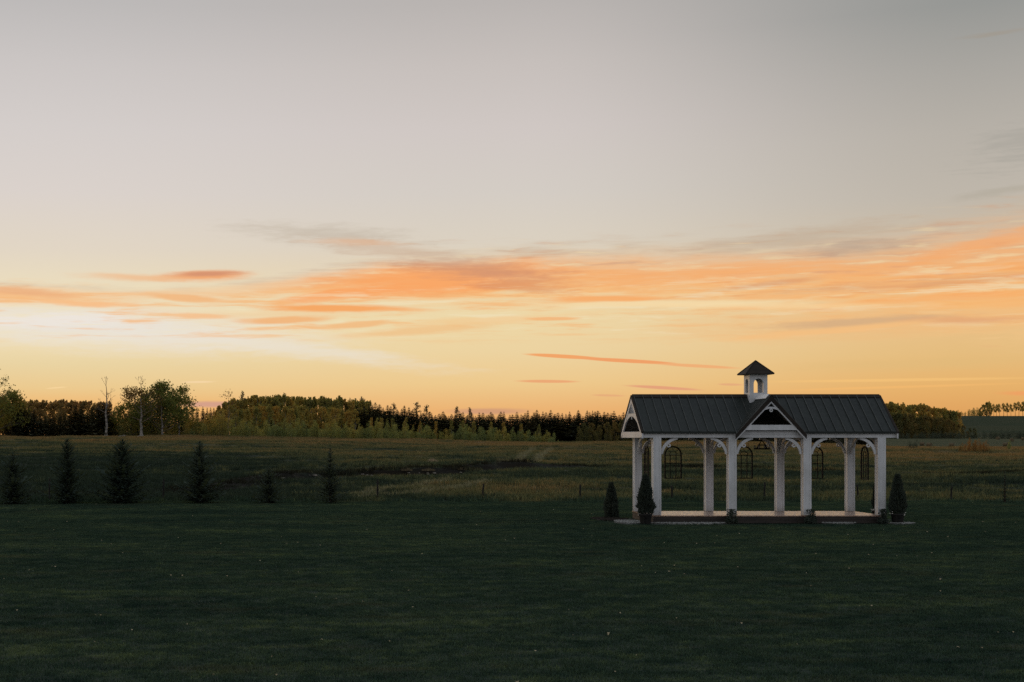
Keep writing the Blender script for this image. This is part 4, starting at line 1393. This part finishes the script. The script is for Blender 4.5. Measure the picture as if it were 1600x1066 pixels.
belt('olive', 905, 1010, 11, [(905, 662), (950, 655), (1010, 652)], 268, 4, 4.0,
     'olive leafy tree at the forest edge just left of the pavilion', 'leafy trees just left of the pavilion', (.8, 1.2))
# behind the pavilion roof and to its right, mostly hidden
belt('spruce', 1000, 1370, 13, [(1000, 645), (1370, 640)], 330, 14, 5.0,
     'dark spruce in the forest behind the pavilion roof', 'spruces behind the pavilion roof', (1.2, 1.8))
# far right grove
belt('aspen', 1372, 1500, 4.6, [(1372, 632), (1390, 629), (1412, 630), (1440, 632), (1455, 636), (1480, 640), (1500, 645)], 645, 14, 1.6,
     'olive aspen of the distant grove right of the pavilion', 'aspens of the distant grove right of the pavilion', (.8, 1.2))
belt('olive', 1378, 1530, 6.0, [(1378, 650), (1400, 642), (1440, 648), (1480, 655), (1510, 664), (1530, 668)], 625, 6, 3,
     'olive leafy tree in the front of the distant grove right of the pavilion', 'olive trees in front of the distant grove', (.9, 1.3))
belt('darkbush', 1378, 1625, 7.0, [(1378, 676), (1495, 674), (1530, 674), (1570, 670), (1625, 670)], 612, 5, 1.2,
     'low dark hedge shrub at the far edge of the hay field', 'hedge shrubs along the hay field', (.8, 1.2))
belt('clear', 1546, 1625, 5.2, [(1546, 627), (1556, 631), (1567, 627), (1580, 629), (1592, 625), (1625, 627)], 800, 6, 1.2,
     'tree with clear trunk in the row on the distant hilltop at the right', 'tree row on the distant hilltop', (.8, 1.1))
belt('aspen', 1532, 1548, 4.0, [(1532, 634), (1540, 627), (1548, 625)], 800, 6, .8,
     'dense dark tree at the left end of the hilltop tree row', 'dense trees ending the hilltop row', (1.0, 1.3))
belt('olivebush', 1484, 1534, 5.0, [(1484, 643), (1500, 640), (1508, 644), (1520, 635), (1534, 640)], 800, 5, 1.2,
     'low tree on the distant hill crest left of the hilltop tree row', 'low trees on the distant hill crest', (.8, 1.2))
# shrubs in the meadow on the right
def px_plant(kind, px, base_py, h_px, label, group=None, ws=1.0, dmin=100, dmax=1200):
    x, d = hit(px, base_py, dmin, dmax)
    return far_plant(kind, px, d, base_py - h_px, label, group, ws, .05)


for p_, hp in ((1503, 17), (1511, 21), (1520, 24), (1529, 22), (1537, 20), (1544, 15)):
    px_plant('rust', p_, 707, hp, 'rust and green shrub in the thicket at the right edge of the meadow', 'rust coloured thicket at the right', .8)
px_plant('bush', 1575, 704, 17, 'lone yellowish shrub right of the rust thicket', None, .8)
px_plant('darkbush', 1427, 702, 15, 'round dark shrub in the meadow just right of the pavilion', None, 1.25)

# hay bales
bal = None
for i, (p_, by, lb) in enumerate([(1441, 696.5, 'round hay bale on the field just right of the round dark shrub'),
                                  (1452, 698.5, 'round hay bale nearest the round dark shrub\'s right, slightly in front'),
                                  (1487, 698.3, 'round hay bale left of the rust thicket'),
                                  (1559, 687, 'farthest small hay bale under the hedge at the right'),
                                  (1581, 690, 'round hay bale on the field near the right edge, behind the lone shrub'),
                                  (1571, 697.5, 'round hay bale beside the foot of the lone yellowish shrub'),
                                  (1599, 688, 'round hay bale cut by the right edge of the view')]):
    x, d = hit(p_, by, 430, 700)
    if bal is None:
        mb = MB(); n = 20; rr = .78
        prof = []
        ringp = [(rr * math.cos(6.2832 * k / n) * (1.03 if k % 2 else 1), .74 + rr * math.sin(6.2832 * k / n) * .97) for k in range(n)]
        mb.prism(ringp, 'y', -.68, .68)
        mb.prism([(a * .9, .74 + (b - .74) * .9) for a, b in ringp], 'y', -.74, .74)
        for q in range(4):
            ro_ = [(a * 1.012, .74 + (b - .74) * 1.012) for a, b in ringp + ringp[:1]]; ri_ = [(a * .99, .74 + (b - .74) * .99) for a, b in ringp + ringp[:1]]
            mb.band(ri_, ro_, 'y', -.5 + q * .3, -.47 + q * .3)
        bal = mb.build('hay_bale', 'hay_mat', smooth=False); o = bal
    else:
        o = bal.copy(); COL.objects.link(o)
    o.location = (x, d, hz(x, d) - .04); o.rotation_euler = (0, 0, rng.uniform(-1.2, 1.2)); o.scale = (.85, .85, .85)
    tag(o, lb, 'hay bale', 'hay bales on the far field')


# ------------------------------------------------------------------ branching hero trees
def grow(mbw, p, d, ln, rad, depth, r, tips, spread=.5, up=.25, min_r=.012, seg=3, kids=(2, 3), shrink=.72):
    pts_ = [p.copy()]; rads = [rad]
    for k in range(seg):
        d = (d + Vector((r.gauss(0, .12), r.gauss(0, .12), r.gauss(0, .08) + up * .12))).normalized()
        p = p + d * (ln / seg); pts_.append(p.copy()); rads.append(max(rad * (1 - .32 * (k + 1) / seg), min_r))
        if depth <= 2: tips.append(p.copy())
    mbw.tube(pts_, rads, 6 if rad > .06 else 4, 0)
    if depth == 0:
        tips.append(p.copy()); return
    for k in range(r.randint(*kids)):
        a = r.uniform(0, 6.28); s_ = r.uniform(.5, 1.1) * spread
        o1 = d.cross(Vector((0, 0, 1)));
        if o1.length < .1: o1 = Vector((1, 0, 0))
        o1.normalize(); o2 = d.cross(o1)
        nd = (d + (o1 * math.cos(a) + o2 * math.sin(a)) * math.tan(min(s_, 1.2)) + Vector((0, 0, up))).normalized()
        grow(mbw, p, nd, ln * shrink * r.uniform(.8, 1.15), rads[-1] * .68, depth - 1, r, tips, spread, up, min_r, seg, kids, shrink)


def hero_tree(name, px, d, top_py, label, seed, barkm, leafm=None, leaves=0, leafsize=.2, depth=4, spread=.5, first=.35, leaf_sel=None, trunk_r=.2,
              side_from=.3, sides=8, side_len=.25, up=.2, spreadleaf=.5):
    x = (px - PX0) / F * d; z0 = hz(x, d) - .1; h = CAMZ + (PY0 - top_py) / F * d - z0
    rr = random.Random(seed); root = empty(name, (x, d, z0)); tag(root, label, 'tree')
    mb = MB(); tips = []
    lean = rr.uniform(-.03, .03)
    th_ = h * .80
    tp = [Vector((0, 0, 0))]; rad = [trunk_r * 1.25]
    for k in range(1, 9):
        tp.append(Vector((lean * h * k / 8 + rr.gauss(0, .06), rr.gauss(0, .06), th_ * k / 8))); rad.append(trunk_r * (1 - .72 * k / 8))
    mb.tube(tp, rad, 8, 0)
    tw = MB()
    for k in range(sides):
        f = side_from + (1 - side_from) * k / sides
        q = f * 8; i = min(int(q), 7); p = tp[i].lerp(tp[i + 1], q - i)
        a = k * 2.4 + rr.uniform(-.4, .4)
        dd = Vector((math.cos(a), math.sin(a), rr.uniform(.25, .8))).normalized()
        grow(tw, p, dd, h * side_len * (1.1 - .5 * f) * .5, rad[i] * .42, depth - 1, rr, tips, spread, up)
    grow(tw, tp[-1], Vector((0, 0, 1)), h * .11, rad[-1], depth, rr, tips, spread, up + .15)
    mz = max(t_.z for t_ in tips); k_ = (h - .0) / mz
    # keep the measured height
    for M in (mb, tw): M.v = [(a, b, c * k_) for a, b, c in M.v]
    tips = [Vector((t_.x, t_.y, t_.z * k_)) for t_ in tips]
    mb.build('trunk', barkm, root, True)
    tw.build('branches', 'twig_mat' if barkm != 'dark_bark_mat' else 'dark_bark_mat', root)
    if leafm:
        mb = MB(); sel = [t_ for t_ in tips if leaf_sel is None or leaf_sel(t_, h, rr)]
        for _ in range(leaves):
            t_ = rr.choice(sel); leafq(mb, t_ + Vector((rr.gauss(0, spreadleaf), rr.gauss(0, spreadleaf), rr.gauss(0, spreadleaf * .8))), leafsize, rr)
        mb.build('crown', leafm, root)
    return root


hero_tree('bare_tree', 166, 256, 588, 'tall bare pale-barked tree standing alone left of the leafy birch', 5, 'birch_bark_mat', depth=3, trunk_r=.26, side_from=.48, sides=9, side_len=.24, spread=.62, up=.3)
hero_tree('birch_tree', 221, 256, 587, 'tall pale-barked birch with thin half-bare top above the trees left', 9, 'birch_bark_mat', 'gold_leaf_mat', 1500, .15, depth=4, trunk_r=.28,
          side_from=.35, sides=14, side_len=.42, leaf_sel=lambda t_, h, r_: t_.z < h * .90 and (t_.x < .8 or r_.random() < .3), spread=.55, spreadleaf=.34)
hero_tree('broadleaf_tree', 254, 259, 601, 'round dense green broadleaf tree just right of the birch', 14, 'birch_bark_mat', 'green_leaf_mat', 7500, .19, depth=4, trunk_r=.22,
          side_from=.12, sides=18, side_len=.50, spread=.6, spreadleaf=.62)
hero_tree('broadleaf_tree', 279, 262, 607, 'smaller thin-topped broadleaf tree at the right of the round green one', 23, 'birch_bark_mat', 'green_leaf_mat', 2400, .17, depth=4, trunk_r=.16,
          side_from=.15, sides=12, side_len=.36, spread=.5, spreadleaf=.5)
hero_tree('broadleaf_tree', 236, 266, 618, 'olive broadleaf tree half hidden behind the birch trunk', 31, 'dark_bark_mat', 'green_leaf_mat', 3600, .18, depth=4, trunk_r=.2,
          side_from=.1, sides=14, side_len=.46, spread=.55, spreadleaf=.6)
hero_tree('broadleaf_tree', 205, 262, 632, 'low olive broadleaf tree between the bare tree and the birch', 37, 'dark_bark_mat', 'green_leaf_mat', 3000, .18, depth=4, trunk_r=.18,
          side_from=.1, sides=14, side_len=.6, spread=.6, spreadleaf=.55)
hero_tree('broadleaf_tree', -9, 256, 572, 'tall broadleaf tree cut off by the left edge of the view', 41, 'dark_bark_mat', 'green_leaf_mat', 2600, .17, depth=4, trunk_r=.26,
          side_from=.1, sides=18, side_len=.36, spread=.6, spreadleaf=.5, leaf_sel=lambda t_, h, r_: t_.z < h * .62 or r_.random() < .25)
hero_tree('broadleaf_tree', 20, 260, 615, 'olive broadleaf tree beside the tall tree at the left edge', 47, 'dark_bark_mat', 'green_leaf_mat', 3200, .2, depth=4, trunk_r=.2,
          side_from=.1, sides=14, side_len=.40, spread=.6, spreadleaf=.6)
hero_tree('bare_tree', 357, 262, 612, 'faint leafless tree at the left shoulder of the aspen grove', 53, 'twig_mat', 'gold_leaf_mat', 260, .12, depth=3, trunk_r=.12, side_from=.3, sides=9, side_len=.3)

# fallen pale logs under the bare tree
for i, (p_, by, w_, lb) in enumerate([(161, 684.5, 11, 'pale fallen log on the meadow crest at the foot of the bare tree'),
                                      (191, 686.5, 12, 'pale fallen log lying between the bare tree and the birch'),
                                      (219, 686.5, 12, 'pale fallen log at the foot of the birch')]):
    d = 246.0; x = (p_ - PX0) / F * d; z0 = hz(x, d); L = w_ / F * d
    mb = MB(); mb.tube([(-L / 2, 0, .16), (-L * .1, .1, .22), (L * .3, 0, .26), (L / 2, -.1, .42)], [.13, .15, .12, .06], 8)
    mb.tube([(L * .1, 0, .22), (L * .22, .3, .62)], [.06, .02], 5)
    o = mb.build('fallen_log', 'birch_bark_mat', smooth=True); o.location = (x, d, z0 + .12)
    tag(o, lb, 'log', 'fallen logs on the meadow crest')

# ------------------------------------------------------------------ young spruces along the lawn
SPR = [(20, 786, 706, .98, 'small wide young spruce at the far left end of the row along the lawn'),
       (105, 784, 684, .80, 'tall narrow young spruce, second from the left along the lawn edge'),
       (191, 780, 686, 1.05, 'wide young spruce with thin spire, below the birch, along the lawn edge'),
       (312, 779, 688, .92, 'young spruce with tufted top standing right of the wide spired one'),
       (420, 778, 730, .62, 'shortest bushy young spruce in the row along the lawn'),
       (516, 778, 699, .62, 'narrow young spruce at the right end of the row along the lawn'),
       (1570, 785, 737, .30, 'thin little spruce sapling near the right edge of the lawn')]
for i, (p_, by, ty, rb_, lb) in enumerate(SPR):
    d = 61.8 if i < 6 else 62.5
    x = (p_ - PX0) / F * d; z0 = hz(x, d); h = CAMZ + (PY0 - ty) / F * d - z0
    rr = random.Random(100 + i)
    root = empty('young_spruce', (x, d, z0)); tag(root, lb, 'tree', 'young spruces along the lawn edge')
    mb = MB(); conifer(mb, h, rb_ * 1.32 * (h / 2.8 if i != 4 else .95), rr, int(13 + 5 * h), 10, 6, .12, .02, .46, .85, .95)
    tr = MB(); cr = MB()
    for M, k in ((tr, 1), (cr, 0)):
        for f, mi, tn in zip(mb.f, mb.mi, mb.tone):
            if mi == k: M.face([mb.v[j] for j in f], 0, tn)
    tr.build('trunk', 'dark_bark_mat', root); cr.build('crown', 'young_spruce_mat', root)

# ------------------------------------------------------------------ potted cedars and beds
def cedar(px, d, base_py, top_py, wpx, potted, label, seed, flowers=True):
    x = (px - PX0) / F * d; z0 = hz(x, d)
    h = CAMZ + (PY0 - top_py) / F * d - z0; w = wpx / F * d / 2
    rr = random.Random(seed)
    root = empty('potted_cedar' if potted else 'cedar', (x, d, z0)); tag(root, label, 'cedar', 'cone cedars at the pavilion corners')
    zp = .34 if potted else .02
    if potted:
        mb = MB(); mb.lathe(0, 0, [(.15, 0), (.17, .02), (.205, .30), (.225, .31), (.225, .345), (.19, .345), (.18, .31)], 20)
        pt = mb.build('pot', 'pot_mat', root, True)
        mb = MB()
        mb.lathe(0, 0, [(.01, .30), (.178, .305), (.178, .312), (.01, .32)], 16); mb.build('soil', 'mulch_mat', pt)
        mb = MB()
        for k in range(26):
            a = rr.choice((2.9, 3.3, .2, -.2, 0, 3.14)) + rr.gauss(0, .3) if k < 20 else rr.uniform(0, 6.28)
            p = Vector((.225 * math.cos(a) + rr.gauss(0, .02), .225 * math.sin(a), .36 + rr.gauss(0, .03)))
            leafq(mb, p, .026, rr)
        mb.build('flowers', 'flower_mat', root)
    mb = MB(); mb.tube([(0, 0, zp - .04), (0, 0, h * .9)], [.028, .008], 6); mb.build('trunk', 'dark_bark_mat', root)
    mb = MB(); hh = h - zp
    for k in range(3600):
        t_ = rr.random() ** 1.1
        prof = (min(1, .72 + t_ * 1.6) if t_ < .18 else 1.0) * (1 - t_ ** 1.35) ** .80
        a = rr.uniform(0, 6.28)
        lump = 1 + .42 * mnoise.noise(Vector((math.cos(a) * 1.6, math.sin(a) * 1.6, t_ * 7 + seed))) + .2 * mnoise.noise(Vector((math.cos(a) * 4, math.sin(a) * 4, t_ * 16 + seed)))
        q = w * prof * lump * (.45 + .55 * rr.random() ** .5)
        p = Vector((q * math.cos(a), q * math.sin(a), zp + hh * t_))
        dd = Vector((math.cos(a) * .5, math.sin(a) * .5, rr.uniform(.4, 1.3))).normalized()
        spray(mb, p, dd, Vector((rr.gauss(0, 1), rr.gauss(0, 1), 0)), rr.uniform(.06, .14), rr.uniform(.014, .026), rr)
    mb.build('foliage', 'cedar_mat', root)
    return root


cedar(1008.5, 46.95, 818, 745, 27, True, 'dark cone cedar in a pot before the left front post', 3)
cedar(955, 49.9, 811, 757, 23, False, 'dark cone cedar planted in the ground left of the pavilion', 4)
cedar(1402.5, 47.1, 817, 744, 25, True, 'dark cone cedar in a pot right of the right front post', 6)
cedar(1372.5, 49.0, 812, 747, 17, True, 'dark cone cedar in a pot mostly hidden behind the right front post', 8)


def bed(name, mat, cx, cy, rx, ry, n, hgt, label, cat, seed, stones=0, sm='gravel_mat', size=.03):
    rr = random.Random(seed); mb = MB()
    ringp = []
    for k in range(n):
        a = 6.2832 * k / n; q = 1 + .13 * mnoise.noise(Vector((math.cos(a) * 2, math.sin(a) * 2, seed)))
        ringp.append((cx + rx * q * math.cos(a), cy + ry * q * math.sin(a)))
    vs = [(cx, cy, hgt)] + [(cx + (a - cx) * .7, cy + (b - cy) * .7, hgt * .95) for a, b in ringp] + [(a, b, -.02) for a, b in ringp]
    fs = [(0, 1 + k, 1 + (k + 1) % n) for k in range(n)] + [(1 + k, 1 + n + k, 1 + n + (k + 1) % n, 1 + (k + 1) % n) for k in range(n)]
    mb.quads(0, vs, fs)
    for _ in range(stones):
        a = rr.uniform(0, 6.28); q = math.sqrt(rr.random()); p = (cx + rx * q * math.cos(a), cy + ry * q * math.sin(a), hgt * .9 + .005)
        s_ = size * rr.uniform(.6, 1.5); th = rr.uniform(0, 6.28)
        c_, s2 = math.cos(th) * s_, math.sin(th) * s_
        v_ = [(p[0] + c_, p[1] + s2, p[2]), (p[0] - s2, p[1] + c_, p[2]), (p[0] - c_, p[1] - s2, p[2]), (p[0] + s2, p[1] - c_, p[2]), (p[0] + c_ * .1, p[1], p[2] + s_ * .8)]
        mb.quads(0, v_, [(0, 1, 4), (1, 2, 4), (2, 3, 4), (3, 0, 4)])
    o = mb.build(name, mat); tag(o, label, cat, kind='stuff')
    return o


bed('gravel_patch', 'gravel_mat', 11.48, 47.75, .50, .85, 28, .035, 'pale gravel patch between the left cedars', 'gravel', 1, 700, size=.028)
bed('gravel_patch', 'gravel_mat', 13.4, 47.12, 1.45, .16, 40, .03, 'thin strip of pale gravel along the left half of the deck front', 'gravel', 2, 500, size=.024)
bed('gravel_patch', 'gravel_mat', 18.25, 47.14, .58, .12, 28, .03, 'short strip of pale gravel along the right half of the deck front', 'gravel', 3, 260, size=.024)
bed('gravel_patch', 'gravel_mat', 20.33, 47.1, .42, .34, 28, .03, 'pale gravel under the right potted cedar', 'gravel', 4, 300, size=.024)
bed('mulch_bed', 'mulch_mat', 11.15, 49.3, .62, .95, 28, .045, 'dark mulch bed around the cedar left of the pavilion', 'mulch', 5, 500, size=.03)


def low_shrub(px, d, wpx, hpx, label, seed):
    x = (px - PX0) / F * d; z0 = hz(x, d); w = wpx / F * d / 2; h = hpx / F * d; rr = random.Random(seed)
    mb = MB()
    for k in range(5): 
        a = rr.uniform(0, 6.28); mb.tube([(0, 0, 0), (w * .5 * math.cos(a), .1 * math.sin(a), h * .7)], [.012, .005], 4, 1)
    lobes = [((rr.uniform(-.65, .65) * w, rr.uniform(-.1, .1), h * rr.uniform(.2, .55)), (w * .42, .16, h * .42)) for _ in range(8)]
    crown(mb, lobes, 420, .026, rr)
    o = mb.build('low_shrub', ['cedar_mat', 'dark_bark_mat']); o.location = (x, d, z0); tag(o, label, 'shrub', 'low dark shrubs along the deck front')


low_shrub(1144, 47.02, 20, 14, 'low dark shrub at the foot of the second front post from the left', 1)
low_shrub(1268, 47.02, 25, 15, 'wider low dark shrub at the foot of the third front post', 2)
low_shrub(1379, 47.04, 18, 10, 'small dark shrub at the foot of the rightmost front post', 3)

# ------------------------------------------------------------------ fence
fx = [77, 255, 423, 590, 755, 907, 1050, 1194, 1340, 1486, 1632]
fd = 65.2
fen = empty('wire_fence', ((590 - PX0) / F * fd, fd, 0)); tag(fen, 'low wire fence with dark wooden posts along the far edge of the lawn', 'fence')
for k, p_ in enumerate(fx):
    x = (p_ - PX0) / F * fd; z0 = hz(x, fd); hgt = rng.uniform(.6, .8) if p_ not in (77, 255, 590) else .95
    mb = MB(); mb.tube([(0, 0, -.1), (rng.uniform(-.02, .02), 0, hgt * .5), (rng.uniform(-.03, .03), 0, hgt)], [.045, .042, .040], 8)
    o = mb.build('post', 'fence_wood_mat', fen); o.location = (x - fen.location.x, 0, z0)
for zz in (.28, .52, .76):
    mb = MB(); pp = []
    for k in range(len(fx)):
        x = (fx[k] - PX0) / F * fd; pp.append((x - fen.location.x, -.06, hz(x, fd) + zz))
        if k < len(fx) - 1:
            x2 = (fx[k] / 2 + fx[k + 1] / 2 - PX0) / F * fd; pp.append((x2 - fen.location.x, -.06, hz(x2, fd) + zz - .03))
    mb.tube(pp, .0022, 4); mb.build('wire', 'iron_mat', fen)

# ------------------------------------------------------------------ stones along the cut bank
def stone(px, py, size, label, seed, group='pale stones in the meadow'):
    x, d = hit(px, py, 66, 240); rr = random.Random(seed)
    mb = MB(); n = 9
    prof = [(.6, -.1), (1, .1), (.92, .42), (.55, .68), (.08, .74)]
    vs = []
    for r_, z_ in prof:
        for k in range(n):
            a = 6.2832 * k / n; q = r_ * (1 + .25 * mnoise.noise(Vector((math.cos(a), math.sin(a), z_ * 2 + seed))))
            vs.append((q * size * math.cos(a), q * size * .7 * math.sin(a), z_ * size * .8))
    fs = [(i * n + k, i * n + (k + 1) % n, (i + 1) * n + (k + 1) % n, (i + 1) * n + k) for i in range(4) for k in range(n)] + [tuple(range(4 * n, 5 * n))]
    mb.quads(0, vs, fs)
    o = mb.build('stone', 'stone_mat', smooth=True); o.location = (x, d, hz(x, d) + .05); tag(o, label, 'stone', group)


for k in range(26):
    p_ = rng.uniform(440, 900); ditch_py = np.interp(p_, [420, 520, 700, 800, 990], [751, 744, 742, 736, 734])
    stone(p_, ditch_py + rng.uniform(-2, 5), rng.uniform(.05, .15), 'pale stone lying along the dark ditch bank across the meadow', k, 'pale stones along the ditch bank')
for k, (p_, py, s_, lb) in enumerate([(492, 746, .16, 'larger pale stone left of the ditch, beside the rightmost young spruce'), (463, 753, .13, 'pale stone left of the rightmost young spruce'),
                                      (75, 748, .09, 'pale stone high on the dark bank between the two leftmost spruces'), (1441, 769, .12, 'pale stone in the meadow right of the right potted cedar'),
                                      (1590, 786, .12, 'pale stone by the sapling at the right edge of the lawn')]):
    stone(p_, py, s_, lb, 60 + k, None)
# straw clumps
def straw(px, py, wpx, hpx, label, seed, mat='hay_mat'):
    x, d = hit(px, py, 66, 240); rr = random.Random(seed); w = wpx / F * d; h = hpx / F * d
    mb = MB()
    for _ in range(420):
        u = rr.uniform(-.5, .5) * w; v = rr.gauss(0, .5); hh = h * rr.uniform(.2, 1.1) * (1 - .5 * abs(2 * u / w)); ln = rr.gauss(0, .3) * hh
        b_ = .02
        mb.face([(u - b_, v, -.02), (u + b_, v, -.02), (u + ln, v + rr.gauss(0, .2) * hh, hh)], 0, rr.random())
    o = mb.build('dry_weeds', mat); o.location = (x, d, hz(x, d)); tag(o, label, 'weeds', kind='stuff')


straw(676, 722, 17, 6, 'pale straw-coloured clump of dead weeds in the middle of the meadow', 1, 'straw_mat')
straw(634, 735, 16, 5, 'dry weeds on the bank above the ditch', 2)
straw(668, 736, 20, 4, 'row of dry weeds on the bank above the ditch', 3)
straw(720, 734, 14, 4, 'dry weeds right of the pale clump on the bank', 4)
straw(600, 743, 18, 3, 'dry weeds in front of the ditch', 5)
